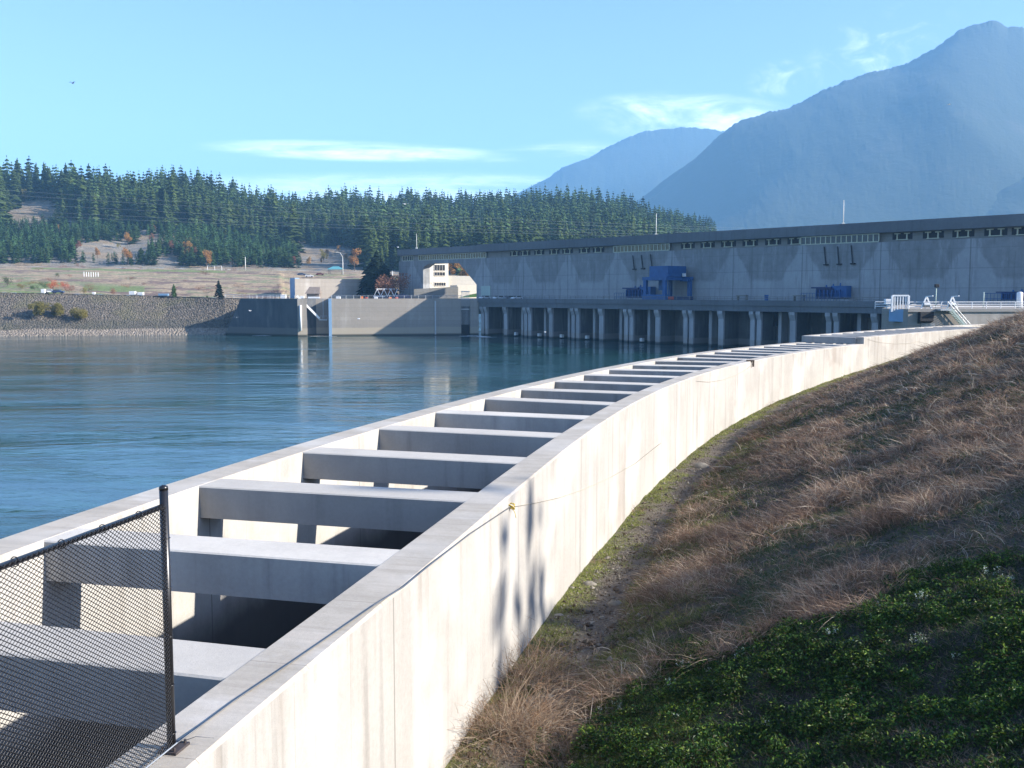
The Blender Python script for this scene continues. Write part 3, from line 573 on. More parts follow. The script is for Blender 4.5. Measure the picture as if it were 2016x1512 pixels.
# ------------------------------------------------------------------ chain-link fence on the near end of the flume wall
i7 = near_i(RIN, (-2.7, 7.3)); fb = at_z(338, 1474, TOP); fb = np.array([fb[0], fb[1]])
ft = at_y(320, 988, fb[1])
fdir = at_z(0, 1105, ft[2])[:2] - ft[:2]; fdir /= np.hypot(*fdir); FL = 9.0; fh = float(ft[2] - TOP)
print('fence dir', fdir, 'base', fb, 'height', fh)
fence = empty('chain_link_fence', (fb[0], fb[1], TOP), 'black vinyl chain-link fence panel with round post on the flume wall top', 'fence')
mb = MB(); mb.tube([(fb[0], fb[1], TOP), (fb[0], fb[1], TOP + fh + .09)], .0315, 16); mb.tube([(fb[0], fb[1], TOP + fh + .09), (fb[0], fb[1], TOP + fh + .115), (fb[0], fb[1], TOP + fh + .125)], [.034, .031, .012], 16)
mb.build('post', M['black'], fence, True)
for k in range(1, 4):
    q = fb + fdir * 2.95 * k; mb = MB(); mb.tube([(q[0], q[1], TOP), (q[0], q[1], TOP + fh)], .028, 12); mb.build('post', M['black'], fence, True)
mb = MB(); e = fb + fdir * FL; mb.tube([(fb[0], fb[1], TOP + fh - .03), (e[0], e[1], TOP + fh - .03)], .021, 12); mb.build('top_rail', M['black'], fence, True)
mb = MB(); pn = np.array([-fdir[1], fdir[0]]); mb.box((fb[0] + .02, fb[1] - .01, TOP + .012), (.20, .15, .02), fdir)
for sx in (-1, 1):
    for sy in (-1, 1):
        q = fb + fdir * sx * .075 + pn * sy * .05 + np.array([.02, -.01]); mb.tube([(q[0], q[1], TOP + .02), (q[0], q[1], TOP + .05)], .010, 6)
mb.build('base_plate', M['plate'], fence)
PH, PV = .046, .031; mb = MB(); f0 = .04; z0 = TOP + .03; z1 = TOP + fh - .01; Hh = z1 - z0; sl_ = PV / PH
offn = pn * .034 * (1 if pn[0] > 0 else -1)
def fpt(u, z, o): q = fb + fdir * u + offn + pn * o; return (q[0], q[1], z)
u = f0 - Hh / sl_
while u < FL:
    for sgn in (1, -1):
        # wire from (u,z0) rising along +/- direction, clipped to the panel
        a = np.array([u, z0]) if sgn > 0 else np.array([u + Hh / sl_, z0]); b = np.array([u + Hh / sl_, z1]) if sgn > 0 else np.array([u, z1])
        def clip(p, q, lo, hi):
            d = q - p; t0, t1 = 0.0, 1.0
            for l_, s_ in ((lo, 1), (hi, -1)):
                pp = (p[0] - l_) * s_; dd = d[0] * s_
                if dd == 0: continue
                t = -pp / dd
                if dd > 0: t0 = max(t0, t)
                else: t1 = min(t1, t)
            return (p + d * t0, p + d * t1) if t1 > t0 + 1e-4 else None
        c = clip(a, b, f0, FL)
        if c: mb.tube([fpt(c[0][0], c[0][1], .0022 * sgn), fpt(c[1][0], c[1][1], .0022 * sgn)], .0029, 4, False)
    u += PH
mb.build('chain_mesh', M['black'], fence, True)
def ring(u, z, rad, vertical):
    mb = MB(); P = []
    for a in np.linspace(0, 6.283, 11):
        if vertical: q = fb + fdir * (u + math.cos(a) * rad) + pn * (math.sin(a) * rad); P.append((q[0], q[1], z + .006 * math.sin(a)))
        else: q = fb + fdir * u + pn * (math.cos(a) * rad); P.append((q[0], q[1], z + math.sin(a) * rad))
    mb.tube(P, .0035, 5, False); mb.build('wire_tie', M['black'], fence, True)
for z in np.arange(TOP + .12, TOP + fh - .1, .37): ring(.0, z, .036, True)
for uu in np.arange(.32, FL * .6, .42): ring(uu, TOP + fh - .03, .029, False)
mb = MB(); mb.tube([fpt(u_, TOP + .05 + .0 * u_, .012) for u_ in np.arange(0, FL, .5)], .006, 6); mb.build('tension_wire', M['steel'], fence)
# steel cable from the post along the wall edge to the yellow knot, then a slack rope on the wall face
def on_out(px, py):      # point on the outer face of the flume wall seen at this pixel
    r = ray(px, py); t = np.arange(4, 120, .02); Q = O0 + r / np.linalg.norm(r) * t[:, None]; c = np.interp(Q[:, 1], OUT[:, 1], OUT[:, 0]); i = int(np.argmax(Q[:, 0] < c)) if Q[0, 0] > c[0] else int(np.argmax(Q[:, 0] > c))
    j = near_i(OUT, Q[i][:2]); nrm = np.array([OT[j][1], -OT[j][0]]); q = Q[i].copy(); q[:2] += nrm * .03; return q
P = [at_z(345, 1465, TOP + .03)] + [at_z(px, py, TOP + .012) for px, py in ((400, 1424), (458, 1381), (580, 1299), (660, 1244), (735, 1192))]
P += [on_out(px, py) for px, py in ((790, 1155), (841, 1113), (920, 1052), (1003, 997))]
mb = MB(); mb.tube(P, .0075, 6); mb.tube([p + np.array([.02, 0, .012]) for p in P[:6]], .004, 5); mb.tube([P[0], P[0] + np.array([.15, .02, .05]), P[0] + np.array([.28, .04, .03])], .003, 4)
tag(mb.build('steel_cable', M['cable'], None, True), 'thin grey cable running from the fence post along the flume wall edge', 'cable')
kn = on_out(1003, 997); mb = MB(); mb.tube([kn + np.array([.10 * math.cos(a * 2.1) * .6, .05 * math.sin(a), .05 * math.sin(a * 1.7)]) for a in np.linspace(0, 9, 26)], .009, 5)
mb.tube([kn, kn + np.array([.06, .01, -.10]), kn + np.array([.08, .02, -.2])], .006, 5)
tag(mb.build('yellow_rope_knot', M['yellow'], None, True), 'frayed yellow rope knot at the upper edge of the flume wall', 'rope')
for lb, pts_ in (('slack pale rope sagging across the flume wall right of the yellow knot', ((1003, 998), (1050, 990), (1100, 979), (1150, 962), (1200, 940), (1250, 912), (1300, 872))),
                 ('thin rope drooping from the peg on the flume wall edge', ((1482, 716), (1470, 726), (1450, 738), (1420, 748), (1395, 752), (1370, 750))),
                 ('rope hanging in a shallow curve below the raised end of the flume', ((1708, 668), (1730, 674), (1760, 677), (1790, 676), (1812, 671)))):
    mb = MB(); Q = [on_out(px, py) for px, py in pts_]; mb.tube(Q, .006, 5)
    tag(mb.build('rope', M['rope'], None, True), lb, 'rope')
mb = MB(); q = on_out(1480, 713); mb.box((q[0] - .1, q[1], TOP + .03), (.35, .25, .06)); mb.box((q[0] + .05, q[1], TOP - .12), (.08, .08, .3)); tag(mb.build('wall_bracket', M['bark'], None), 'small dark bracket on the edge of the flume wall midway along', 'bracket')
# ------------------------------------------------------------------ ground sheet, water
mb = MB(); mb.add([(-9000, -1500, -3), (9000, -1500, -3), (9000, 12000, -3), (-9000, 12000, -3)], [(0, 1, 2, 3)])
tag(mb.build('ground', plain('far_ground', (.07, .09, .05), .95, var=.3, sc=.004)), kind='structure')
m, n_, p_ = newmat('river_water'); g_ = n_.n('ShaderNodeNewGeometry'); pos = g_.outputs['Position']
p_.inputs['Base Color'].default_value = (.006, .030, .036, 1); p_.inputs['Roughness'].default_value = .06; p_.inputs['IOR'].default_value = 1.333; p_.inputs['Specular IOR Level'].default_value = .5
swirl = n_.noise(n_.scale(pos, (.012, .035, 1)), 1.0, 4, .55, 1.2)
rip = n_.noise(n_.scale(pos, (.55, .9, 1)), 1.0, 5, .62, .5); mid = n_.noise(n_.scale(pos, (.10, .26, 1), (4, 7, 0)), 1.0, 5, .6, .8); big_ = n_.noise(n_.scale(pos, (.02, .06, 1), (1, 2, 0)), 1.0, 3, .5, .6)
amp = n_.smooth(swirl, .40, .62, .35, 1.0)
h = n_.m('ADD', n_.m('MULTIPLY', rip, n_.m('MULTIPLY', amp, .55)), n_.m('ADD', n_.m('MULTIPLY', mid, n_.m('MULTIPLY', amp, 1.5)), n_.m('MULTIPLY', big_, 1.2)))
b_ = n_.n('ShaderNodeBump'); b_.inputs['Strength'].default_value = 1.0; b_.inputs['Distance'].default_value = .095; n_.l(h, b_.inputs['Height']); n_.l(b_.outputs[0], p_.inputs['Normal'])
n_.l(n_.smooth(swirl, .38, .60, .02, .09), p_.inputs['Roughness'])
n_.l(n_.mix(n_.smooth(mid, .4, .7), (.008, .046, .050, 1), (.018, .080, .078, 1)), p_.inputs['Base Color'])
mb = MB(); mb.add([(-1500, -400, 0), (700, -400, 0), (700, 700, 0), (-1500, 700, 0)], [(0, 1, 2, 3)])
tag(mb.build('river_water', m), kind='structure')
# white water at the lock gates
def foam(pts_, wd, label):
    vs = []; 
    mb = MB()
    for (x0, y0_), (x1, y1_) in zip(pts_[:-1], pts_[1:]):
        for k in range(26):
            t = random.random(); x = x0 + (x1 - x0) * t + random.gauss(0, 1.2); y = y0_ + (y1_ - y0_) * t + random.gauss(0, wd); r_ = random.uniform(.25, 1.1)
            mb.add([(x + r_ * 1.8 * math.cos(a) * random.uniform(.7, 1.2), y + r_ * .8 * math.sin(a), .03 + k * .0006) for a in np.linspace(0, 6.283, 8)[:-1]], [tuple(range(7))])
    tag(mb.build('white_water', M['white']), label, 'foam', kind='stuff')

W_ = lambda px, py: tuple(at_z(px, py, 0)[:2])
foam([W_(505, 661), W_(560, 660.5), W_(648, 662.5)], .8, 'thin white water along the foot of the dark lock wall')
foam([W_(914, 662), W_(935, 661.5), W_(965, 664)], .9, 'white water boiling out below the barred slot of the river wall')
# ------------------------------------------------------------------ powerhouse frame: u along the face (towards us), v out of the face
A0 = np.array([-10.4, 357.0]); TD = np.array([.649, -.760]); ND = np.array([-.760, -.649])
def dp(u, v): q = A0 + TD * u + ND * v; return (float(q[0]), float(q[1]))
def hit(px, py, v):
    r = ray(px, py); P0 = np.array(dp(0, v)); t = np.dot(P0, ND) / (r[0] * ND[0] + r[1] * ND[1]); q = O0 + r * t
    return float(np.dot(q[:2] - P0, TD)), float(q[2])
def dbox(mb, u0, u1, v0, v1, z0, z1):
    return mb.prism([dp(u0, v1), dp(u1, v1), dp(u1, v0), dp(u0, v0)], z0, z1)     # v1 is the outer side
UV = -10.0
u_l = hit(785, 520, UV)[0]; u_arch0 = hit(833, 560, UV)[0]; u_arch1 = hit(938, 565, UV)[0]; u_top = hit(903, 519, UV)[0]; z_lint = hit(880, 518, UV)[1]
zroof = (hit(956, 481.5, UV)[1] + hit(1500, 453, UV)[1]) / 2; DECK = 12.3
zf = zroof - 2.4; zb = zf - 2.3
print('roof', zroof, hit(956, 481.5, UV), hit(1990, 428, UV), 'arch', u_l, u_arch0, u_arch1, u_top, z_lint, hit(1250, 505, UV), hit(1800, 485, UV))
PWR = empty('powerhouse', (*dp(60, -20), DECK), 'very long grey concrete powerhouse with flat roof edge, behind the pier deck across the river', 'dam building')
mb = MB()
UE = 262.0; TH = -3.2
dbox(mb, u_arch1, UE, UV - 26, UV, DECK - 1, zb)
dbox(mb, u_l, u_arch0, UV + TH, UV, DECK - 1, zb)
q0, q1 = u_arch0, u_arch1
for (ua, ub, za, zc) in ((q0, q1, z_lint, zb),): dbox(mb, ua, ub, UV + TH, UV, za, zc)
zc_ = hit(938, 560, UV)[1]; zd = hit(833, 527, UV)[1]
def wedge(mb, pts2):      # (u,z) polygon extruded through the thickness
    n = len(pts2); vs = [(*dp(u, UV), z) for u, z in pts2] + [(*dp(u, UV + TH), z) for u, z in pts2]
    mb.add(vs, [tuple(range(n)), tuple(range(2 * n - 1, n - 1, -1))] + [(i, i + n, (i + 1) % n + n, (i + 1) % n) for i in range(n)])
wedge(mb, [(u_top, z_lint), (q1, zc_), (q1, z_lint)]); wedge(mb, [(q0, zd), (q0 + 3.5, z_lint), (q0, z_lint)])
mb.build('wall', M['dam'], PWR)
mb = MB(); dbox(mb, u_arch1, UE, UV - 26, UV - 1.1, zb + .002, zf); dbox(mb, u_l + .3, u_arch1, UV + TH + .3, UV - .6, zb + .002, zf)
mb.build('recessed_band', M['damdark'], PWR)
mb = MB(); dbox(mb, u_arch1 - 1, UE, UV - 27, UV + .5, zf + .002, zroof); dbox(mb, u_l - .3, u_arch1 - 1.002, UV + TH - .3, UV + .45, zf + .002, zroof)
mb.build('roof_edge', M['fascia'], PWR)
mb = MB(); dbox(mb, u_arch1, UE, UV - 26, UV - .5, zroof + .002, zroof + .35); mb.build('roof', M['fascia'], PWR)
# long framed window strips and the small two-post windows
def strip(px0, px1, nb, vv, glassm, full=True):
    u0 = hit(px0, 480, UV)[0]; u1 = hit(px1, 480, UV)[0]; z0, z1 = zb + .05, zf - .1
    if not full: z0 = zb + .7
    fr = MB(); dbox(fr, u0, u1, vv, vv + .18, z0, z0 + .22); dbox(fr, u0, u1, vv, vv + .18, z1 - .22, z1)
    for k in range(nb + 1):
        uu = u0 + (u1 - u0) * k / nb; dbox(fr, uu - .13, uu + .13, vv, vv + .2, z0 + .223, z1 - .223)
    o = fr.build('window', M['frame'], PWR); gl = MB(); dbox(gl, u0, u1, vv + .03, vv + .06, z0 + .2, z1 - .2); gl.build('pane', glassm, o)
strip(790, 811, 6, UV - .55, M['dark']); strip(822, 955, 28, UV - .55, M['amber']); strip(1208, 1318, 15, UV - .2, M['amber']); strip(1577, 1731, 15, UV - .2, M['glass'])
for px in (1009, 1030, 1057, 1087, 1113, 1146, 1174, 1350, 1389, 1430, 1473, 1518, 1563, 1773, 1834, 1893, 1957, 2012, 2080):
    uu = hit(px, 480, UV)[0]; fr = MB()
    for s_ in (-1, 1): dbox(fr, uu + s_ * 1.25 - .16, uu + s_ * 1.25 + .16, UV - 1.05, UV - .85, zb + .55, zf - .5); dbox(fr, uu + s_ * 1.25 - .75, uu + s_ * 1.25 + .75, UV - 1.06, UV - .83, zf - .499, zf - .25)
    dbox(fr, uu - 1.6, uu + 1.6, UV - 1.07, UV - .84, zb + .35, zb + .549); o = fr.build('window', M['frame'], PWR); gl = MB(); dbox(gl, uu - 2.6, uu + 2.6, UV - 1.12, UV - 1.07, zb + .5, zf - .2); gl.build('pane', M['dark'], o)
# run-off scuppers along the ledge
mb = MB()
for (px, pa, pb) in ((1246, 503, 529), (1263, 502, 528), (1281, 501, 526), (1624, 486, 520), (1650, 485, 519), (1677, 483, 518)):
    a = hit(px, pa, UV + .3); b = hit(px + 3, pb, UV + .3); mb.tube([(*dp(a[0], UV + .32), a[1]), (*dp(b[0], UV + .32), b[1])], .16, 6); dbox(mb, b[0] - .7, b[0] + .7, UV + .02, UV + .45, b[1] - .3, b[1])
    o = mb.build('downpipe', M['dark'], PWR); mb = MB()
u = hit(955, 575, UV)[0]; mb = MB(); z_ = hit(955, 563, UV)[1]; dbox(mb, hit(948, 575, UV)[0], hit(966, 575, UV)[0], UV - .1, UV + .25, DECK + .01, z_); mb.build('door', M['palegreen'], PWR)
# roof masts
for px, pt, pb, lb in ((820, 460, 488, 'short thin mast on the left end of the powerhouse roof'), (1292, 420, 463, 'white pole rising from the middle of the powerhouse roof'), (1661, 394, 444, 'tall thin grey mast on the right part of the powerhouse roof')):
    a = hit(px, pb, UV - 2); b = hit(px, pt, UV - 2); q = dp(a[0], UV - 2); zt = b[1]; o = empty('roof_mast', (*q, zroof + .3), lb, 'mast')
    mb = MB(); mb.tube([(*q, zroof - .2), (*q, zt)], [.16, .08], 6); mb.build('pole', M['rail'], o, True); mb = MB(); mb.box((*q, zroof + .45), (.7, .7, .5)); mb.build('base', M['rail'], o)
# tailrace deck and piers
TR = empty('pier_deck', (*dp(80, 0), 0), 'long concrete deck on many tall piers standing in the water in front of the powerhouse', 'deck')
U1 = 157.5
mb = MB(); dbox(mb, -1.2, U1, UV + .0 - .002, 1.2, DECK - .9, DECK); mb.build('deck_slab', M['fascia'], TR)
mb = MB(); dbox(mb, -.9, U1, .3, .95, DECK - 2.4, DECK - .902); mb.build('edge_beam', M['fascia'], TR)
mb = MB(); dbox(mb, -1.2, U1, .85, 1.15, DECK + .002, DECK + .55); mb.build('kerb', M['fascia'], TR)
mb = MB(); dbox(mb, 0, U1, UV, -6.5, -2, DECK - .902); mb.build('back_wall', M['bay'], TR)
for k in range(14):
    uc = 1.4 + 11.42 * k; single = (k % 2 == 1); cols = ((-.85, .85),) if single else ((-1.75, -.35), (.35, 1.75))
    for a, b in cols:
        mb = MB(); mb.cur = 1; dbox(mb, uc + a + .002, uc + b - .002, -6.498, -.35, -2, DECK - .905); mb.cur = 0; dbox(mb, uc + a, uc + b, -.348, .25, -2, DECK - .903)  # pier flanks take the dark tone painted for deck shade
        # haunch below the beam
        for (v0_, z_) in ((.85, DECK - 3.4),):
            vs = [(*dp(uc + a, .25), DECK - 4.6), (*dp(uc + b, .25), DECK - 4.6), (*dp(uc + b, .95), DECK - 3.2), (*dp(uc + a, .95), DECK - 3.2), (*dp(uc + a, .25), DECK - 2.41), (*dp(uc + b, .25), DECK - 2.41), (*dp(uc + b, .95), DECK - 2.41), (*dp(uc + a, .95), DECK - 2.41)]
            mb.add(vs, [(0, 1, 2, 3), (3, 2, 6, 7), (0, 3, 7, 4), (1, 5, 6, 2), (4, 7, 6, 5)])
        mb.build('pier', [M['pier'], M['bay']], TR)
    if not single and k > 0 or k in (1, 3, 5):
        um = uc + 5.7; mb = MB(); dbox(mb, um - .5, um + .5, -6.4, -2.4, -2, DECK - 2.5); mb.build('gate_guide', M['pier'], TR)
    if 8 <= k <= 13 and k % 2 == 0:
        mb = MB(); dbox(mb, uc + 4.2, uc + 10.2, -6.45, -5.2, -2, DECK - 3.6); mb.build('bulkhead', M['damdark'], TR)
for px, py, w_, hh in ((1381, 624, 1.9, 3.4), (1524, 628, 2.1, 3.6), (1206, 626, 1.6, .8), (1319, 629, 1.8, .8), (1100, 620, .8, 3)):
    uu, z_ = hit(px, py, -6.4); mb = MB(); dbox(mb, uu - w_, uu + w_, -6.6, -5.1, z_ - hh / 2, z_ + hh / 2); mb.build('opening', M['dark'], TR)
for i, px in enumerate((1014, 1060, 1104, 1154, 1262)):
    uu, z_ = hit(px, 672, -1); mb = MB(); dbox(mb, uu - .5, uu + .5, -2, -1, .4, 1.4); mb.build('fender', M['rail'], TR)
# deck railing of the pier deck
def railing(pts3, h, label, name='railing', mat=None, step=2.4, rails=2, r=.045, group=None):
    P = [np.array(p, float) for p in pts3]; o = empty(name, P[0], label, 'railing', group); pm = MB(); rm = MB(); mat = mat or M['rail']
    for a, b in zip(P[:-1], P[1:]):
        n = max(1, int(np.linalg.norm(b - a) / step))
        for k in range(n + 1): q = a + (b - a) * k / n; pm.tube([q, q + np.array([0, 0, h])], r, 4, True)
        for j in range(rails): d = np.array([0, 0, h * (j + 1) / rails]); rm.tube([a + d, b + d], r, 4)
    pm.build('rail_posts', mat, o); rm.build('rail', mat, o); return o
# blue gantry crane on the deck
GC = empty('gantry_crane', (*dp(75, -5), DECK), 'large blue gantry crane with machinery house standing on the pier deck', 'crane')
v0g, v1g = -8.2, .3
ugl, _ = hit(1271, 590, v1g); ugr, _ = hit(1309, 590, v1g); ubr, _ = hit(1358, 585, v0g); ubl = ubr - (ugr - ugl)
zt_ = hit(1290, 545, v1g)[1]; zh = hit(1300, 524, -2)[1]
for (uu, vv) in ((ugl, v1g), (ugr, v1g), (ubl, v0g), (ubr, v0g)):
    mb = MB(); dbox(mb, uu - .55, uu + .55, vv - .45, vv + .45, DECK + .55, zt_ - 1.0); mb.build('leg', M['blue'], GC)
mb = MB(); dbox(mb, ugl - .8, ugr + .8, v1g - .6, v1g + .6, DECK + .56, DECK + 2.0); mb.build('bogie_beam', M['blue'], GC)
mb = MB(); dbox(mb, ubl - .8, ubr + .8, v0g - .6, v0g + .6, DECK + .1, DECK + 1.5); mb.build('bogie_beam', M['blue_dark'], GC)
for k in (ugl + 1, ugr - 1):
    mb = MB(); mb.tube([(*dp(k, v1g - .2), DECK + .45), (*dp(k, v1g + .2), DECK + .45)], .45, 12); mb.build('wheel', M['blue_dark'], GC)
mb = MB(); dbox(mb, ugl - .9, ugr + .9, v1g - .5, v1g + .5, zt_ - .999, zt_); dbox(mb, ubl - .6, ubr + .9, v0g - .5, v0g + .5, zt_ - .999, zt_ - .002)
mb.build('girder', M['blue'], GC)
mb = MB(); dbox(mb, ugl - .7, ugl + .4, v0g + .5, v1g - .5, zt_ - .998, zt_ - .1); dbox(mb, ugr - .4, ubr + .4, v0g + .5, v0g + 1.4, zt_ - 1.3, zt_ - .101); dbox(mb, ugr - .4, ugr + .7, v0g + 1.41, v1g - .5, zt_ - .998, zt_ - .1)
mb.build('end_tie', M['blue'], GC)
mb = MB(); dbox(mb, ugl + .9, ubr - 1.6, v0g - .2, v1g - .6, zt_ + .002, zh); mb.build('machinery_house', M['blue'], GC)
mb = MB(); uh = ugl + (ugr - ugl) * .38; dbox(mb, uh - .9, uh + .7, -4.6, -3.2, zt_ - 3.9, zt_ - .9); mb.build('hoist_cab', M['blue'], GC)
mb = MB(); dbox(mb, ubr - 1.2, ubr - .4, -7, -6.2, zt_ + .1, zt_ + 1.0); mb.build('lamp_box', M['white'], GC)
mb = MB(); q = dp(ubr + 2, .4); mb.box((*dp(ubr - 3.2, -3), DECK + .95), (2.6, .5, .8)); tag(mb.build('red_tarpaulin_bundle', M['red'], None, bevel=.1), 'small red bundle lying on the deck under the right half of the gantry crane', 'bundle')
# transformer banks
def transformer(px0, px1, py_top, vv, label):
    u0, _ = hit(px0, 578, vv); u1, _ = hit(px1, 578, vv); zt2 = hit((px0 + px1) / 2, py_top, vv)[1]; L_ = u1 - u0; H = zt2 - DECK
    o = empty('transformer', (*dp((u0 + u1) / 2, vv), DECK), label, 'transformer', 'blue transformers along the foot of the powerhouse wall')
    mb = MB(); dbox(mb, u0 + L_ * .22, u0 + L_ * .62, vv - 1.6, vv + 1.2, DECK + 1.0, DECK + H * .78); mb.build('tank', M['blue_dark'], o)
    mb = MB(); dbox(mb, u0 + L_ * .55, u0 + L_ * .9, vv - 1.4, vv + .9, DECK + 1.2, DECK + H * .92); mb.build('tank', M['blue'], o)
    mb = MB(); dbox(mb, u0 + L_ * .12, u0 + L_ * .58, vv - 1.8, vv + 1.5, DECK + H * .78 + .002, DECK + H * .86); mb.build('canopy', M['blue_dark'], o)
    for k in range(7):
        mb = MB(); uu = u0 + L_ * (.24 + .09 * k); dbox(mb, uu, uu + .18, vv + 1.21, vv + 1.7, DECK + 1.2, DECK + H * .7); mb.build('radiator_fin', M['blue'], o)
    for k in range(3):
        mb = MB(); uu = u0 + L_ * (.4 + .16 * k); q = dp(uu, vv); mb.tube([(*q, DECK + H * .86), (*q, DECK + H * (.98 + .05 * k))], [.28, .14], 8); mb.build('bushing', M['blue'], o)
    mb = MB(); dbox(mb, u0, u0 + L_, vv - 2, vv + 1.8, DECK + .003, DECK + 1.0); mb.build('plinth', M['dam'], o)
    mb = MB()
    for t in np.linspace(0, 1, 14): q = dp(u0 - 1 + (L_ * .9) * t, vv + 2.2); mb.tube([(*q, DECK), (*q, DECK + 2.4)], .05, 4)
    for z_ in (1.2, 2.4): mb.tube([(*dp(u0 - 1, vv + 2.2), DECK + z_), (*dp(u0 - 1 + L_ * .9, vv + 2.2), DECK + z_)], .05, 4)
    mb.build('guard_rail', M['blue'], o)
transformer(1224, 1292, 562, -7.6, 'blue transformer bank partly behind the gantry crane'); transformer(1594, 1680, 560, -7.6, 'blue transformer bank between the crane and the white gate frame'); transformer(1956, 2060, 570, -7.4, 'blue transformer bank cut by the right edge of the photo')
mb = MB(); uu = hit(1514, 590, -7)[0]; q = dp(uu, -6); mb.box((*q, DECK + .9), (.9, .7, 1.7)); mb.box((*q, DECK + 1.85), (1.0, .8, .2)); tag(mb.build('blue_cabinet', M['blue'], None, bevel=.03), 'small blue cabinet alone at the foot of the powerhouse wall', 'cabinet')
for px in (1462, 1574):
    uu = hit(px, 590, -8)[0]; mb = MB(); dbox(mb, uu - 1.6, uu + 1.6, -8.6, -7.4, DECK + 1.6, DECK + 1.9)
    for s_ in (-1.4, 1.4): dbox(mb, uu + s_ - .12, uu + s_ + .12, -8.4, -7.6, DECK + .002, DECK + 1.599)
    tag(mb.build('steel_bench', M['damdark'], None), 'low table-like frame against the powerhouse wall, ' + ('left of the blue cabinet' if px < 1500 else 'right of the blue cabinet'), 'frame')
# parked cars at the left end of the deck
def car(x, y, z, rz, colm, label, group='cars parked at the left end of the powerhouse'):
    o = empty('parked_car', (x, y, z), label, 'car', group); ca, sa = math.cos(rz), math.sin(rz); T = lambda a, b, c: (x + a * ca - b * sa, y + a * sa + b * ca, z + c)
    prof = [(-2.2, .35), (-2.2, .85), (-1.9, .95), (-1.3, 1.42), (.5, 1.45), (1.15, .98), (2.1, .86), (2.25, .4)]
    mb = MB(); vs = [T(a, -.86, c) for a, c in prof] + [T(a, .86, c) for a, c in prof]; n = len(prof)
    mb.add(vs, [tuple(range(n)), tuple(range(2 * n - 1, n - 1, -1))] + [(i, i + n, (i + 1) % n + n, (i + 1) % n) for i in range(n)]); mb.build('body', colm, o, bevel=.06)
    mb = MB(); vs = [T(a, s_ * .875, c) for s_ in (-1, 1) for a, c in ((-1.6, 1.0), (-1.2, 1.36), (.42, 1.38), (.95, 1.0))]
    mb.add(vs, [(0, 1, 2, 3), (7, 6, 5, 4)]); mb.add([T(.56, -.75, 1.42), T(.56, .75, 1.42), T(1.12, .78, 1.02), T(1.12, -.78, 1.02)], [(0, 1, 2, 3)]); mb.build('window', M['glass'], o)
    for a in (-1.4, 1.4):
        for b in (-.8, .8): mb = MB(); mb.tube([T(a, b - .12, .33), T(a, b + .12, .33)], .33, 10); mb.build('wheel', M['black'], o)
paint = {k: plain(k + '_car_paint', c, .3, var=.05) for k, c in (('white', (.7, .7, .7)), ('grey', (.2, .21, .22)), ('darkblue', (.03, .05, .12)), ('maroon', (.15, .02, .02)))}
for i, (px, k) in enumerate(((957, 'white'), (984, 'white'), (1004, 'grey'), (1020, 'white'))):
    uu = hit(px, 588, -8)[0]; q = dp(uu, -7.4); car(q[0], q[1], DECK + .003, math.atan2(ND[1], ND[0]), paint[k], ('white car nearest the door at the left end of the powerhouse', 'white car second from the left in the row by the powerhouse', 'grey car third in the row by the powerhouse wall', 'white car at the right end of the row by the powerhouse wall')[i])
# white railing of the right end
# ------------------------------------------------------------------ right end block in front of the powerhouse
th = R(6); WX = np.array([math.cos(th), math.sin(th)]); WN = np.array([math.sin(th), -math.cos(th)])
E0 = at_z(1788, 608.5, DECK)[:2]; ztop_r = DECK
def rp(a, b): q = E0 + WX * a - WN * b; return (float(q[0]), float(q[1]))     # b: backwards
RB = empty('intake_block', (*E0, 0), 'sunlit brown concrete block with pale railing at the right end of the pier deck', 'concrete structure')
aR = 60; uEnd = np.array(dp(U1, 1.0)); uB = np.array(dp(U1, UV)); a_l = (at_z(1752, 606, DECK)[:2] - E0) @ WX
mb = MB(); mb.prism([rp(0, 0), rp(aR, 0), dp(U1 + 60, UV - .2), dp(U1 + .01, UV - .2), dp(U1 + .01, 1.0), rp(0, 9)], -2, DECK)
mb.build('wall', M['lock'], RB)
mb = MB(); mb.prism([rp(-.15, -.25), rp(aR, -.25), rp(aR, .0), rp(-.15, 0)], DECK - .45, DECK + .05); mb.build('coping', M['apron'], RB)
# blue bulkhead panel hanging left of the block
mb = MB(); pL = at_y(1750, 620, rp(0, 4)[1]); pR_ = at_y(1785, 620, rp(0, 1)[1]); zt3 = DECK - .1; zb3 = at_y(1770, 633, rp(0, 4)[1])[2]
mb.prism([(pL[0], pL[1]), (pR_[0], pR_[1]), (pR_[0] + .4, pR_[1] + .8), (pL[0] + .4, pL[1] + .8)], zb3, zt3); tag(mb.build('bulkhead_gate', M['panelblue'], None, bevel=.05), 'pale blue rectangular bulkhead panel hanging left of the sunlit block', 'gate panel')
mb = MB(); mb.prism([(pL[0] - .6, pL[1] + 1), (pR_[0] + .2, pR_[1] + 1), (pR_[0] + .6, pR_[1] + 8), (pL[0] + 8, pL[1] + 10)], DECK - .6, DECK - .05); tag(mb.build('access_platform', M['apron'], None), 'small concrete platform above the pale blue panel', 'platform')
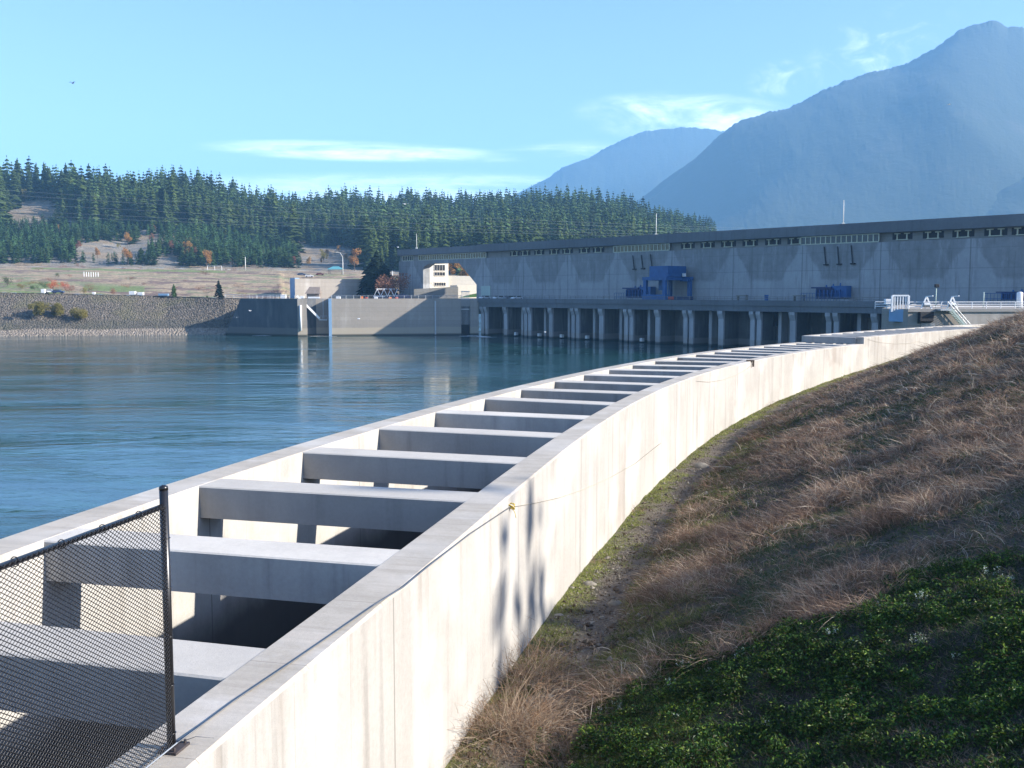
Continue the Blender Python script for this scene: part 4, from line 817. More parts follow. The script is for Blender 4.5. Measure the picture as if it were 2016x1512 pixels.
# white gate frame
gq0 = at_y(1756, 608, rp(0, 3)[1]); gq1 = at_y(1788, 608, rp(0, 3)[1]); zg = at_y(1770, 582, rp(0, 3)[1])[2]
o = empty('gate_frame', ((gq0[0] + gq1[0]) / 2, gq0[1], DECK), 'white barred steel frame standing above the pale blue panel', 'frame')
mb = MB()
for q in (gq0, gq1): mb.bar((q[0], q[1], DECK - .5), (q[0], q[1], zg), .32)
mb.bar((gq0[0], gq0[1], zg), (gq1[0], gq1[1], zg), .25); mb.build('portal', M['white'], o)
for k in range(1, 6):
    x = gq0[0] + (gq1[0] - gq0[0]) * k / 6; mb = MB(); mb.bar((x, gq0[1], DECK - .3), (x, gq0[1], zg - .13), .14); mb.build('bar', M['white'], o)
railing([(gq0[0] - 2.4, gq0[1] + 1, DECK), (gq0[0], gq0[1] + .4, DECK)], 1.1, 'short white railing left of the white barred frame', rails=3, mat=M['white'], r=.06)
railing([(*rp(.3, .4), DECK), (*rp(8.5, .4), DECK), (*rp(aR, .4), DECK)], 1.1, 'pale railing along the top of the sunlit right block', rails=3, mat=M['white'], r=.055)
def rpx(px, b=0.0): q = at_y(px, 610, rp(0, b)[1]); a = (q[:2] - E0) @ WX; return a
# stair hung on the face
a0_, a1_ = rpx(1866), rpx(1898); z0s = 8.8; st = empty('stairway', (*rp(a0_, -1), DECK), 'steel stairway with handrails descending right across the sunlit block', 'stairs')
for b_ in (-.5, -1.5):
    mb = MB(); mb.bar((*rp(a0_, b_), DECK + .1), (*rp(a1_ + .8, b_), z0s), .12, .32); mb.build('stringer', M['palegreen'], st)
    mb = MB(); mb.tube([(*rp(a0_, b_), DECK + 1.2), (*rp(a1_ + .8, b_), z0s + 1.1)], .05, 5)
    for t in np.linspace(0, 1, 6): p = np.array((*rp(a0_ + (a1_ + .8 - a0_) * t, b_), DECK + .1 + (z0s - DECK - .1) * t)); mb.tube([p, p + np.array([0, 0, 1.1])], .04, 4)
    mb.build('handrail', M['steel'], st)
mb = MB()
for t in np.linspace(.05, .95, 14): p = np.array((*rp(a0_ + (a1_ + .8 - a0_) * t, -1.0), DECK + .1 + (z0s - DECK - .1) * t)); mb.box(p, (.3, .92, .05), WX)
mb.build('treads', M['steel'], st)
mb = MB(); mb.box((*rp(a0_ - .9, -.9), DECK - .1), (1.8, 1.7, .25), WX); mb.build('landing', M['steel'], st)
for px, lb in ((1826, 'white davit winch at the edge of the sunlit block, above its dark recess'), (1880, 'white winch frame at the head of the stairway')):
    a = rpx(px); o = empty('winch', (*rp(a, .2), DECK), lb, 'winch'); mb = MB(); mb.bar((*rp(a - .9, .1), DECK), (*rp(a, .1), DECK + 2.0), .2); mb.bar((*rp(a + .9, .1), DECK), (*rp(a, .1), DECK + 2.0), .2); mb.build('frame', M['white'], o)
    mb = MB(); mb.tube([(*rp(a - .5, .1), DECK + .7), (*rp(a + .5, .1), DECK + .7)], .38, 10); mb.build('drum', M['steel'], o); mb = MB(); mb.bar((*rp(a, .1), DECK + 2.0), (*rp(a + .3, -1.3), DECK + 2.1), .14); mb.build('arm', M['white'], o)
a = rpx(1822); mb = MB(); mb.prism([rp(a - 1.1, -.9), rp(a + 1.1, -.9), rp(a + 1.1, -.002), rp(a - 1.1, -.002)], [DECK - 1.9, DECK - 1.9, DECK - 2.3, DECK - 2.3], DECK - .45); mb.build('bracket_box', M['dark'], RB)
a = rpx(1828); mb = MB(); mb.prism([rp(a - 1.0, -.12), rp(a + 1.3, -.12), rp(a + 1.3, -.001), rp(a - 1.0, -.001)], 6, DECK - 2.2); mb.build('pale_patch', M['flume'], RB)
for px, pt, lb in ((1842, 566, 'thin lamp post with round head behind the pale railing'), (1936, 575, 'bare thin pole behind the pale railing at the right')):
    q = at_y(px, 600, 178); zt4 = at_y(px, pt, 178)[2]; o = empty('lamp_post', (q[0], q[1], DECK), lb, 'post'); mb = MB(); mb.tube([(q[0], q[1], DECK - .2), (q[0], q[1], zt4)], .09, 6); mb.build('pole', M['palegreen'], o, True)
    if px < 1900: mb = MB(); mb.box((q[0] + .1, q[1], zt4 + .3), (.8, .5, .6)); mb.build('lamp_head', M['dark'], o, bevel=.1)
q = at_y(2007, 600, 176); mb = MB(); mb.tube([(q[0], q[1], DECK), (q[0], q[1], DECK + 2.6), (q[0], q[1], DECK + 2.75)], [.5, .5, .2], 12); tag(mb.build('white_tank', M['white'], None, True), 'small upright white tank by the right edge of the photo', 'tank')
mb = MB(); q = at_y(1756, 600, rp(0, 5)[1]); mb.box((q[0] - .6, q[1], DECK + 1.1), (1.2, .8, .9)); mb.box((q[0] - .6, q[1], DECK + .3), (.5, .5, .6)); tag(mb.build('white_box', M['white'], None, bevel=.05), 'small white equipment box left of the white barred frame', 'box')

# ------------------------------------------------------------------ lock walls left of the powerhouse
th2 = R(11); LX = np.array([math.cos(th2), math.sin(th2)]); LN = np.array([math.sin(th2), -math.cos(th2)])
G1 = np.array(dp(-1.3, .6))
def lp(a, b): q = G1 + LX * a - LN * b; return (float(q[0]), float(q[1]))      # a < 0: to the left, b back
def lpx(px): 
    r = ray(px, 620); n = LN; t = np.dot(G1, n) / (r[0] * n[0] + r[1] * n[1]); return float((r[:2] * t - G1) @ LX)
a_p = lpx(653); a_g0, a_g1 = lpx(908), lpx(926)
GW = empty('lock_guide_wall', (*lp(a_p / 2, 1), 0), 'long tan concrete river wall half in diagonal shadow, left of the pier deck', 'river wall')
LT = 12.75
mb = MB(); mb.prism([lp(a_p, 0), lp(a_g0, 0), lp(a_g0, 6), lp(a_p, 6)], -2, LT); mb.build('wall', M['lock'], GW)
mb = MB(); mb.prism([lp(a_g1, 0), lp(0, 0), lp(0, 6), lp(a_g1, 6)], -2, LT - .3); mb.build('wall', M['lock'], GW)
mb = MB(); mb.prism([lp(a_g0, 2.2), lp(a_g1, 2.2), lp(a_g1, 6), lp(a_g0, 6)], -2, LT - .4); mb.build('gate_recess', M['dark'], GW)
mb = MB(); mb.prism([lp(lpx(857) - .25, -.25), lp(lpx(857) + .25, -.25), lp(lpx(857) + .25, -.002), lp(lpx(857) - .25, -.002)], 0.3, LT - .8); mb.build('ladder_strip', M['steel'], GW)
# pale mineral panels on the wall face
o = empty('trash_rack', (*lp((a_g0 + a_g1) / 2, 1), 0), 'tall narrow barred rack in the dark slot of the river wall', 'gate')
for k in range(7):
    a = a_g0 + .3 + (a_g1 - a_g0 - .6) * k / 6; mb = MB(); mb.bar((*lp(a, 1.2), 3.6), (*lp(a, 1.2), DECK + 3.0), .14); mb.build('bar', M['steel'], o)
for z_ in (DECK + 2.9, DECK + .2, 9.0):
    mb = MB(); mb.bar((*lp(a_g0 + .1, 1.0), z_), (*lp(a_g1 - .1, 1.0), z_), .32); mb.build('crossbar', M['rail'], o)
# recess between the piers, with its stair
a_r0, a_r1 = lpx(604), lpx(646); a_c = lpx(586)
SP = empty('lock_wing_pier', (*lp(a_c, 1), 0), 'narrow sunlit concrete pier with white pipe at the corner of the dark lock wall', 'river wall')
mb = MB(); mb.prism([lp(a_c, -1.2), lp(a_r0, -1.2), lp(a_r0, 13.9), lp(a_c, 13.9)], -2, LT); mb.build('pier', M['lock'], SP)
mb = MB(); a = lpx(592); mb.tube([(*lp(a, -1.6), 2.0), (*lp(a, -1.6), LT - 2.2)], .38, 8); mb.build('pipe', M['white'], SP, True)
mb = MB(); mb.prism([lp(a_r0, 6.0), lp(a_p, 6.0), lp(a_p, 14), lp(a_r0, 14)], -2, LT - .1); tag(mb.build('lock_sill_wall', M['lock'], None), 'set-back concrete wall in the gap below the gabled hut', 'river wall')
mb = MB(); mb.prism([lp(a_p - 1.0, -.5), lp(a_p - .002, -.5), lp(a_p - .002, 6), lp(a_p - 1.0, 6)], -2, LT - .02); tag(mb.build('wall_left_side', M['panelblue'], None), 'grey-blue left side of the long tan river wall', 'pilaster')  # dark strip as the left side of the river wall
st = empty('lock_stair', (*lp(a_r0, 3), LT), 'white gangway sloping down into the gap between the lock piers', 'gangway')
pA = (*lp(lpx(585), 2.0), LT + 1.0); pB = (*lp(lpx(629) , 2.0), at_y(629, 627, lp(lpx(629), 2)[1])[2]); mb = MB(); mb.bar(pA, pB, 1.4, .7); mb.build('ramp', M['white'], st)
mb = MB(); mb.prism([lp(lpx(628), .8), lp(lpx(644), .8), lp(lpx(644), 3.4), lp(lpx(628), 3.4)], pB[2] - .6, pB[2] - .3); mb.build('landing', M['steel'], st)
mb = MB(); 
for t in np.linspace(0, 1, 5): q = lp(lpx(630) + 3.2 * t, .9); mb.tube([(*q, pB[2] - .3), (*q, pB[2] + .9)], .06, 4)
mb.tube([(*lp(lpx(630), .9), pB[2] + .9), (*lp(lpx(644), .9), pB[2] + .9)], .06, 4); mb.build('handrail', M['steel'], st)
mb = MB(); q = lp(lpx(636.5), 2.5); mb.tube([(*q, pB[2]), (*q, LT)], .12, 5); mb.build('hanger', M['steel'], st)
# shaded wing wall on the left, running back to the bank
cA = np.array(lp(a_c, -1.2)); eb = at_y(443, 657, 361.3)[:2]; DX = (cA - eb) / np.hypot(*(cA - eb)); bk = np.array([-DX[1], DX[0]]); et = eb + DX * 8.0; far = et
mb = MB(); F0 = [tuple(eb - DX * 1.0), tuple(cA - np.array([.01, 0])), tuple(cA + bk * 12), tuple(eb - DX * 1.0 + bk * 3)]; F1 = [tuple(et), F0[1], F0[2], tuple(et + bk * 3)]
mb.add([(*p, -2) for p in F0] + [(*p, LT) for p in F1], [(3, 2, 1, 0), (4, 5, 6, 7), (0, 1, 5, 4), (1, 2, 6, 5), (2, 3, 7, 6), (3, 0, 4, 7)])
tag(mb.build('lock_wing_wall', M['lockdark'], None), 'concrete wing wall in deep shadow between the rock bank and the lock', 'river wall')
# apron behind the walls
mb = MB(); mb.prism([tuple(et + bk * 2), tuple(cA + bk * 2), lp(a_r0 - .3, .3), lp(a_r0 - .3, 6.3), lp(a_p + .3, 6.3), lp(a_p + .3, .3), lp(0, .3), dp(u_arch1 + 4, UV + .5), dp(u_arch1 + 2, UV - 3), (20, 440), (-95, 432), (-84, 392), (-92, 375), tuple(et + bk * 6)], 10.0, LT - .25); tag(mb.build('lock_pavement', M['apron']), kind='structure')
# rear lock wall
th4 = R(9); BX = np.array([math.cos(th4), math.sin(th4)]); b0 = at_y(567, 582, 402)[:2]; b1 = at_y(733, 582, 415)[:2]; BX = (b1 - b0) / np.hypot(*(b1 - b0)); zt5 = at_y(600, 549, 404)[2]
sd = at_y(581, 582, 398)[:2]
mb = MB(); mb.prism([tuple(sd), tuple(b1), tuple(b1 + np.array([-2, 7])), tuple(sd + np.array([-2.8, 9]))], LT - .3, zt5); o = mb.build('rear_lock_wall', M['lock']); tag(o, 'tan concrete wall block behind the gabled hut, crossed by a diagonal shadow', 'wall')
mb = MB(); mb.prism([tuple(b0 + np.array([0, 4])), tuple(sd - np.array([.02, 0])), tuple(sd + np.array([-.02, 9])), tuple(b0 + np.array([0, 12]))], LT - .3, zt5 + .35); tag(mb.build('wall_end_face', M['panelblue'], None), 'dark blue-grey end face of the rear lock wall', 'wall')  # dark block as the left end face of the rear wall
# gabled hut
hq = at_y(618, 588, 378); hut = empty('gabled_hut', (hq[0], hq[1], LT - .25), 'small gabled hut with brown roof on the lock pavement', 'hut')
hx, hy, hz = hq[0], hq[1], LT - .25
mb = MB(); mb.box((hx, hy, hz + 1.1), (4.6, 3.6, 2.2)); mb.build('wall', M['brownroof'], hut)
mb = MB(); mb.add([(hx - 2.9, hy - 2.3, hz + 1.9), (hx + 2.6, hy - 2.3, hz + 1.9), (hx + 2.3, hy, hz + 4.4), (hx - 1.6, hy, hz + 4.4), (hx - 2.9, hy + 2.3, hz + 1.9), (hx + 2.6, hy + 2.3, hz + 1.9)], [(0, 1, 2, 3), (3, 2, 5, 4), (0, 3, 4), (1, 5, 2), (0, 4, 5, 1)]); mb.build('roof', M['brownroof'], hut)
for lb, px, y_, wd, dp_, hh, mt, nm in (('white barrier board in front of the gabled hut', 618, 370, 4.4, .3, .6, 'white', 'barrier_board'), ('orange barrel left of the middle of the river wall top', 712, 356, .9, .7, .8, 'orange', 'barrel'), ('red crate on the top of the long river wall', 722, 357, .9, .8, .6, 'red', 'crate'),
                                    ('orange cone-like marker right on the river wall top', 768, 357, .9, .7, .6, 'orange', 'barrel'), ('red crate near the shadow on the river wall top', 781, 358, .9, .8, .6, 'red', 'crate'), ('small white crate on the river wall top', 740, 357, 1.2, .8, .7, 'white', 'crate'),
                                    ('white cabinet on the river wall above the dark wing wall', 558, 372, 2.0, 1.2, 1.4, 'white', 'cabinet'), ('white box at the left part of the long river wall top', 666, 356, 1.6, .8, .8, 'white', 'crate'), ('white equipment box left of the gabled hut', 595, 372, 1.5, .8, .9, 'white', 'crate')):
    q = at_y(px, 588, y_); mb = MB(); mb.box((q[0], q[1], LT - .25 + hh / 2 + .2), (wd, dp_, hh)); mb.box((q[0], q[1], LT - .15), (wd * .8, dp_ * .8, .2)); tag(mb.build(nm, M[mt], None, bevel=.08), lb, nm.replace('_', ' '))
railing([(*lp(a_p, .4), LT), (*lp(a_g0, .4), LT)], 1.1, 'grey railing along the top of the long tan river wall', rails=2, mat=M['steel'], r=.06)
railing([(far[0] + 2, far[1] + .8, LT), (cA[0] - 1, cA[1] + .8, LT)], 1.1, 'railing on top of the dark wing wall', rails=2, mat=M['steel'], r=.06)
railing([(*dp(2, .9), DECK + .55), (*dp(U1 - 1, .9), DECK + .55)], .9, 'thin railing along the edge of the pier deck', rails=2, mat=M['damdark'], r=.05)
# steel truss gangway beside the orange tree
t0 = at_y(736, 583, 382); t1 = at_y(784, 583, 384); o = empty('truss_gangway', (t0[0], t0[1], LT), 'pale zigzag steel truss on the pavement below the rusty tree', 'truss')
mb = MB(); zA, zB = LT + .6, LT + 3.4; mb.bar((t0[0], t0[1], zA), (t1[0], t1[1], zA), .25); mb.bar((t0[0] + 1, t0[1], zB), (t1[0] - 1.2, t1[1], zB), .25); mb.build('chord', M['white'], o)
mb = MB()
for k in range(7): xa = t0[0] + (t1[0] - t0[0]) * k / 7; xb = t0[0] + (t1[0] - t0[0]) * (k + 1) / 7; mb.bar((xa, t0[1], zA if k % 2 == 0 else zB), (xb, t0[1], zB if k % 2 == 0 else zA), .2)
mb.build('lattice', M['white'], o)
mb = MB(); mb.box(((t0[0] + t1[0]) / 2 + 2, t0[1] + 2, LT + .4), (14, 2.4, 1.1)); mb.box(((t0[0] + t1[0]) / 2 + 5, t0[1] + 2, LT + 1.1), (5, 2.0, .5)); tag(mb.build('barge_hull', M['blue_dark'], None, bevel=.2), 'long low dark vehicle trailer beyond the steel truss', 'trailer')
# house seen through the arch
hy0 = 430; h0 = at_y(820, 560, hy0)[:2]; h1 = at_y(883, 560, hy0 + 6)[:2]; HXD = (h1 - h0) / np.hypot(*(h1 - h0)); hb = np.array([-HXD[1], HXD[0]]); ztop6 = at_y(850, 500, hy0)[2]
house = empty('cream_house', (*((h0 + h1) / 2), LT), 'cream control house with paned windows seen through the arch of the powerhouse', 'building')
mb = MB(); mb.prism([tuple(h0), tuple(h1), tuple(h1 + hb * 9), tuple(h0 + hb * 9)], LT - .3, ztop6); mb.build('wall', M['cream'], house)
mb = MB(); mb.prism([tuple(h0 - HXD - hb), tuple(h1 + HXD - hb), tuple(h1 + HXD + hb * 10), tuple(h0 - HXD + hb * 10)], ztop6 + .002, ztop6 + .8); mb.build('roof', M['brownroof'], house)
def hw(px0, px1, py0, py1, nc, nr):
    a0 = at_y(px0, py0, hy0 + 2); a1 = at_y(px1, py1, hy0 + 2)
    def on(px): r = ray(px, 540); nrm = np.array([HXD[1], -HXD[0]]); t = np.dot(h0, nrm) / (r[0] * nrm[0] + r[1] * nrm[1]); return r[:2] * t
    p, q = on(px0), on(px1); zt = at_y(px0, py0, p[1])[2]; zb_ = at_y(px0, py1, p[1])[2]; out = -hb
    mb = MB(); T = lambda s, z, o_: (*(p + (q - p) * s + out * o_), z)
    for k in range(nc + 1): mb.bar(T(k / nc, zb_, .1), T(k / nc, zt, .1), .22 if k in (0, nc) else .16)
    for k in range(nr + 1): z = zb_ + (zt - zb_) * k / nr; mb.bar(T(0, z, .12), T(1, z, .12), .2)
    o = mb.build('window', M['cream'], house); mb = MB(); mb.add([T(0, zb_, .03), T(1, zb_, .03), T(1, zt, .03), T(0, zt, .03)], [(0, 1, 2, 3)]); mb.build('pane', M['dark'], o)
hw(855, 876, 521, 533, 4, 1); hw(855, 876, 535.5, 543, 4, 1); hw(855, 877, 556, 563, 5, 1)
w0 = h1 + HXD * .02 + hb * 1.5; w1 = at_y(952, 560, hy0 + 10)[:2]; zw = at_y(900, 543, hy0 + 6)[2]; zw2 = at_y(900, 560, hy0 + 4)[2]
mb = MB(); mb.prism([tuple(w0), tuple(w1), tuple(w1 + hb * 7), tuple(w0 + hb * 7)], LT - .3, zw); mb.build('side_wing', M['cream'], house)
w2 = at_y(900, 575, hy0 - 14)[:2]; w3 = at_y(960, 575, hy0 - 10)[:2]; mb = MB(); mb.prism([tuple(w2), tuple(w3), tuple(w3 + hb * 8), tuple(w2 + hb * 8)], LT - .3, at_y(915, 561.5, hy0 - 14)[2]); mb.build('garage', M['cream'], house)
d0 = at_y(815, 575, 398)[:2]; d1 = at_y(902, 575, 402)[:2]; mb = MB(); mb.prism([tuple(d0), tuple(d1), tuple(d1 + np.array([-.3, 2])), tuple(d0 + np.array([-.3, 2]))], LT - .3, [LT + 3.4, LT + 4.4, LT + 4.4, LT + 3.4]); tag(mb.build('low_wall', M['damdark'], None), 'low dark wall in front of the cream house under the arch', 'wall')
g0 = at_y(902, 582, 404)[:2]; mb = MB(); mb.add([(g0[0], g0[1], LT), (g0[0] + 26, g0[1] - 4, LT + 1), (g0[0] + 26, g0[1] + 8, LT + 5.2), (g0[0] + 4, g0[1] + 8, LT + 1.2)], [(0, 1, 2, 3)]); tag(mb.build('lawn_bank', plain('lawn', (.06, .13, .02), .9, var=.3, sc=.5)), kind='structure')
# ------------------------------------------------------------------ far bank: rock slope, fields, wooded hill
def ip(x, tab): t = np.array(tab, float); return np.interp(x, t[:, 0], t[:, 1])
YW = lambda px: ip(px, [(-700, 325), (0, 345), (300, 356), (443, 361.5), (640, 368)])
RUN = lambda px: ip(px, [(-700, 21), (330, 21), (443, 11), (640, 12)])          # distance of the waterline
ZC = lambda px: ip(px, [(-700, 15.4), (0, 14.9), (250, 13.9), (475, 12.75), (700, 12.6)])
def xw(px, Y): return (px - 1008) / F * Y
pxs = np.arange(-700, 640, 2.5); ts = np.linspace(-.06, 1, 46); PX, T = np.meshgrid(pxs, ts, indexing='ij')
Zr = T * ZC(PX); Yr = YW(PX) + T * RUN(PX); Xr = xw(PX, Yr); nzr = fbm(Xr * .8, Yr * .8 + Zr, 21, 3)
Yr = Yr - nzr * .3 * (T > .0); Zr = Zr + nzr * .2 * (T > 0)
m, n_, p_ = newmat('bank_rock'); g_ = n_.n('ShaderNodeNewGeometry'); sp = n_.n('ShaderNodeSeparateXYZ'); n_.l(g_.outputs[0], sp.inputs[0])
vo = n_.n('ShaderNodeTexVoronoi'); n_.l(g_.outputs[0], vo.inputs['Vector']); vo.inputs['Scale'].default_value = 1.7
vs2 = n_.n('ShaderNodeSeparateColor'); n_.l(vo.outputs['Color'], vs2.inputs[0])
patch = n_.noise(g_.outputs[0], .06, 4, .6)
c1 = n_.mix(n_.smooth(vs2.outputs[0], .1, .95), (.08, .067, .052), (.175, .148, .115)); c1 = n_.mix(n_.m('MULTIPLY', n_.smooth(patch, .5, .66), .55), c1, (.13, .12, .06))
zed = n_.m('ADD', sp.outputs[2], n_.m('MULTIPLY', n_.m('SUBTRACT', patch, .5), 1.5))
c1 = n_.mix(n_.m('MULTIPLY', n_.smooth(zed, 4.6, 5.6, 1, 0), .5), c1, (.075, .075, .06))
c1 = n_.mix(n_.smooth(zed, 1.9, 2.5, 1, 0), c1, n_.mix(vs2.outputs[1], (.17, .14, .11), (.32, .27, .21)))
n_.l(c1, p_.inputs['Base Color']); p_.inputs['Roughness'].default_value = .95
bm_ = n_.n('ShaderNodeBump'); bm_.inputs['Distance'].default_value = .7; bm_.inputs['Strength'].default_value = 1; n_.l(n_.m('SUBTRACT', 1.0, vo.outputs['Distance']), bm_.inputs['Height']); n_.l(bm_.outputs[0], p_.inputs['Normal'])
def grid_mesh(name, X, Y, Z, mat, col=None, smooth=True):
    n1, n2 = X.shape; ii = np.arange(n1 * n2).reshape(n1, n2); Fq = np.stack([ii[:-1, :-1], ii[1:, :-1], ii[1:, 1:], ii[:-1, 1:]], -1).reshape(-1, 4)
    return big_mesh(name, np.c_[X.ravel(), Y.ravel(), Z.ravel()], Fq, mat, col=col, smooth=smooth)
tag(link('rock_bank', grid_mesh('rock_bank', Xr, Yr, Zr, m)), kind='structure')
# field
DF = 640.0
YF = lambda px: ip(px, [(-700, 520), (0, 523.5), (200, 526), (400, 529), (560, 531), (700, 534), (900, 545), (1400, 560)])
ys0 = lambda px: np.where(px < 560, YW(px) + RUN(px) - .4, np.interp(px, [560, 600], [400, 428]))
pxs = np.arange(-700, 1420, 5.0); ts = np.linspace(0, 1, 90); PX, T = np.meshgrid(pxs, ts, indexing='ij')
Y0_ = ys0(PX); Yf = Y0_ + (DF - Y0_) * T; z0f = np.where(PX < 560, ZC(PX), 12.55); z1f = 15 + (575 - YF(PX)) / F * DF
prof = np.interp(T, [0, .06, .22, .30, .55, .62, 1], [0, .0, .22, .36, .66, .76, 1]); Zf = z0f + (z1f - z0f) * prof + fbm(PX * .05, Yf * .08, 33) * .5 * (T > .05); Xf = xw(PX, Yf)
def fieldz(px, Y):
    y0 = float(ys0(np.array(px))); t = (Y - y0) / (DF - y0); z0 = float(ZC(px)) if px < 560 else 12.55; return z0 + (15 + (575 - float(YF(px))) / F * DF - z0) * float(np.interp(t, [0, .06, .22, .30, .55, .62, 1], [0, .0, .22, .36, .66, .76, 1]))
pn1 = fbm(Xf * .05, Yf * .12, 81, 5); pn2 = fbm(Xf * .16, Yf * .4, 91, 4)
colf = np.array([.31, .235, .145]) * (1 + pn2[..., None] * .5); brown = np.array([.17, .115, .085]); green = np.array([.15, .19, .06]); olive = np.array([.20, .20, .10])
colf = np.where((pn1 > .18)[..., None], brown * (1 + pn2[..., None] * .5), colf); colf = np.where((pn1 < -.22)[..., None], olive * (1 + pn2[..., None] * .4), colf)
_, PYf = proj(np.stack([Xf, Yf, Zf], -1))
gs = (T > .60) & (T < .74) & (Xf > -.47 * Yf) & (Xf < -.28 * Yf) | (T > .12) & (T < .22) & (Xf > -.42 * Yf) & (Xf < -.36 * Yf) | (T > .06) & (T < .25) & (Xf < -.44 * Yf) & (pn2 > -.1)
colf = np.where(gs[..., None], green * (1 + pn2[..., None] * .3), colf); colf = np.where(((T < .05) | (T > .90) & (T < .93))[..., None], np.array([.34, .31, .27]), colf)
m, n_, p_ = newmat('field_grass'); a_ = n_.n('ShaderNodeAttribute', attribute_name='Col'); g_ = n_.n('ShaderNodeNewGeometry'); fn = n_.noise(g_.outputs[0], .9, 5, .75)
n_.l(n_.mix(1.0, a_.outputs[0], n_.mix(n_.smooth(fn, .3, .7), (.55, .55, .55), (1.45, 1.45, 1.45)), 'MULTIPLY'), p_.inputs['Base Color']); p_.inputs['Roughness'].default_value = .95
bm_ = n_.n('ShaderNodeBump'); bm_.inputs['Distance'].default_value = .8; bm_.inputs['Strength'].default_value = .8; n_.l(fn, bm_.inputs['Height']); n_.l(bm_.outputs[0], p_.inputs['Normal'])
tag(link('far_field', grid_mesh('far_field', Xf, Yf, Zf, m, col=colf.reshape(-1, 3))), kind='structure')
# wooded hill
YR = lambda px: ip(px, [(-700, 400), (0, 385), (150, 388), (250, 402), (330, 385), (400, 394), (440, 408), (500, 424), (560, 434), (650, 430), (740, 424), (900, 428), (1080, 420), (1200, 430), (1300, 450), (1380, 462), (1440, 490), (1600, 520), (1800, 540)])
DR = lambda px: ip(px, [(-700, 930), (300, 940), (700, 1180), (1000, 1200), (1300, 1120), (1800, 1100)])
def hillz(px, D):
    t = np.clip((D - DF) / (DR(px) - DF), 0, None); yy_ = YF(px) + (YR(px) - YF(px)) * np.minimum(t, 1) ** .85; z = 15 + (575 - yy_) / F * D
    z = np.where(t > 1, 15 + (575 - YR(px)) / F * DR(px) - (t - 1) * 160, z); return z
pxs = np.arange(-700, 1800, 6.0); ts = np.linspace(0, 1.25, 70); PX, T = np.meshgrid(pxs, ts, indexing='ij'); Dh = DF + (DR(PX) - DF) * T; Xh = xw(PX, Dh); Zh = hillz(PX, Dh) + fbm(Xh * .02, Dh * .02, 55) * 3.0 * np.minimum(1, T * 8)
pn1 = fbm(Xh * .03, Dh * .05, 95, 4); colr = np.where((pn1 > 0)[..., None], np.array([.235, .18, .115]), np.array([.215, .19, .15])) * (1 + fbm(Xh * .2, Dh * .2, 96)[..., None] * .4)
tag(link('wooded_hill', grid_mesh('wooded_hill', Xh, Dh, Zh, m, col=colr.reshape(-1, 3))), kind='structure')

# conifers -----------------------------------------------------------
def conifer(seed, whorls, per, r0=.19, droop=.35, jag=2):
    """unit-height conifer crown as jagged drooping fans; returns V, F (triangles)"""
    rg = np.random.default_rng(seed); V = []; Fq = []
    for w_ in range(whorls):
        f = w_ / (whorls - 1); z = .10 + .88 * f ** .85 + rg.uniform(-.012, .012) * (f < .95); rad = r0 * (1 - f) ** .62 * rg.uniform(.75, 1.2) + .012
        for k in range(per):
            a = rg.uniform(0, 6.283); rr = rad * rg.uniform(.65, 1.18); wd = rr * rg.uniform(.28, .5); z2 = z - rr * droop * rg.uniform(.5, 1.6)
            c, s_ = math.cos(a), math.sin(a); b = len(V); lift = rg.uniform(.01, .03)
            V += [(0, 0, z + lift), (c * rr * .6 - s_ * wd, s_ * rr * .6 + c * wd, z2 * .4 + z * .6 - .008), (c * rr, s_ * rr, z2), (c * rr * .6 + s_ * wd, s_ * rr * .6 - c * wd, z2 * .4 + z * .6 - .012), (c * rr * .45, s_ * rr * .45, z - .035 - rr * .25)]
            Fq += [(b, b + 1, b + 2), (b, b + 2, b + 3), (b + 1, b + 4, b + 2), (b + 4, b + 3, b + 2)]
    return np.array(V), np.array(Fq)
def trunk_vf(h=.97, r=.014, n=5, z0=-.03):
    V = []; Fq = []
    for k in range(n): a = 6.283 * k / n; V += [(r * math.cos(a), r * math.sin(a), z0), (r * .25 * math.cos(a), r * .25 * math.sin(a), h)]
    for k in range(n): k2 = (k + 1) % n; Fq += [(2 * k, 2 * k2, 2 * k2 + 1), (2 * k, 2 * k2 + 1, 2 * k + 1)]
    return np.array(V), np.array(Fq)
def tree_mesh(name, cv, cf, mats):
    tv, tf = trunk_vf(); V = np.r_[cv, tv]; Fq = np.r_[cf, tf + len(cv)]
    return big_mesh(name, V, Fq, mats, mi=np.r_[np.zeros(len(cf), int), np.ones(len(tf), int)])
firs = [tree_mesh('fir_tree', *conifer(100 + k, 22, 9, .15 + .03 * (k % 3), .35 + .1 * (k % 2)), [M['fir'], M['bark']]) for k in range(6)]
yfirs = [tree_mesh('young_fir_tree', *conifer(200 + k, 16, 8, .20 + .03 * (k % 2), .25), [M['young'], M['bark']]) for k in range(4)]
bare = [(88, 412, 46, 14), (225, 492, 72, 13), (335, 512, 24, 7), (40, 425, 22, 6), (655, 502, 66, 17), (300, 472, 24, 6), (600, 486, 16, 9), (150, 436, 14, 6)]
PXc = rng.uniform(-420, 1500, 26000); Dc = DF + 6 + (DR(PXc) * 1.02 - DF) * rng.random(26000) ** .85; Zc_ = hillz(PXc, Dc); Xc = xw(PXc, Dc); PYc = 575 - (Zc_ - 15) / Dc * F
tc_ = (Dc - DF) / (DR(PXc) - DF); yf_ = np.clip((.52 - tc_ + .12 * fbm(Xc * .01, Dc * .01, 7)) * 6, 0, 1) * np.clip((760 - PXc) / 200, 0, 1)
young = rng.random(26000) < yf_
Hc = np.where(young, rng.uniform(6, 13, 26000), rng.uniform(15, 35, 26000) * (1 + .35 * fbm(Xc * .03, Dc * .03, 8)) * np.interp(PXc, [1230, 1400], [1, .62]))
keep = np.ones(26000, bool)
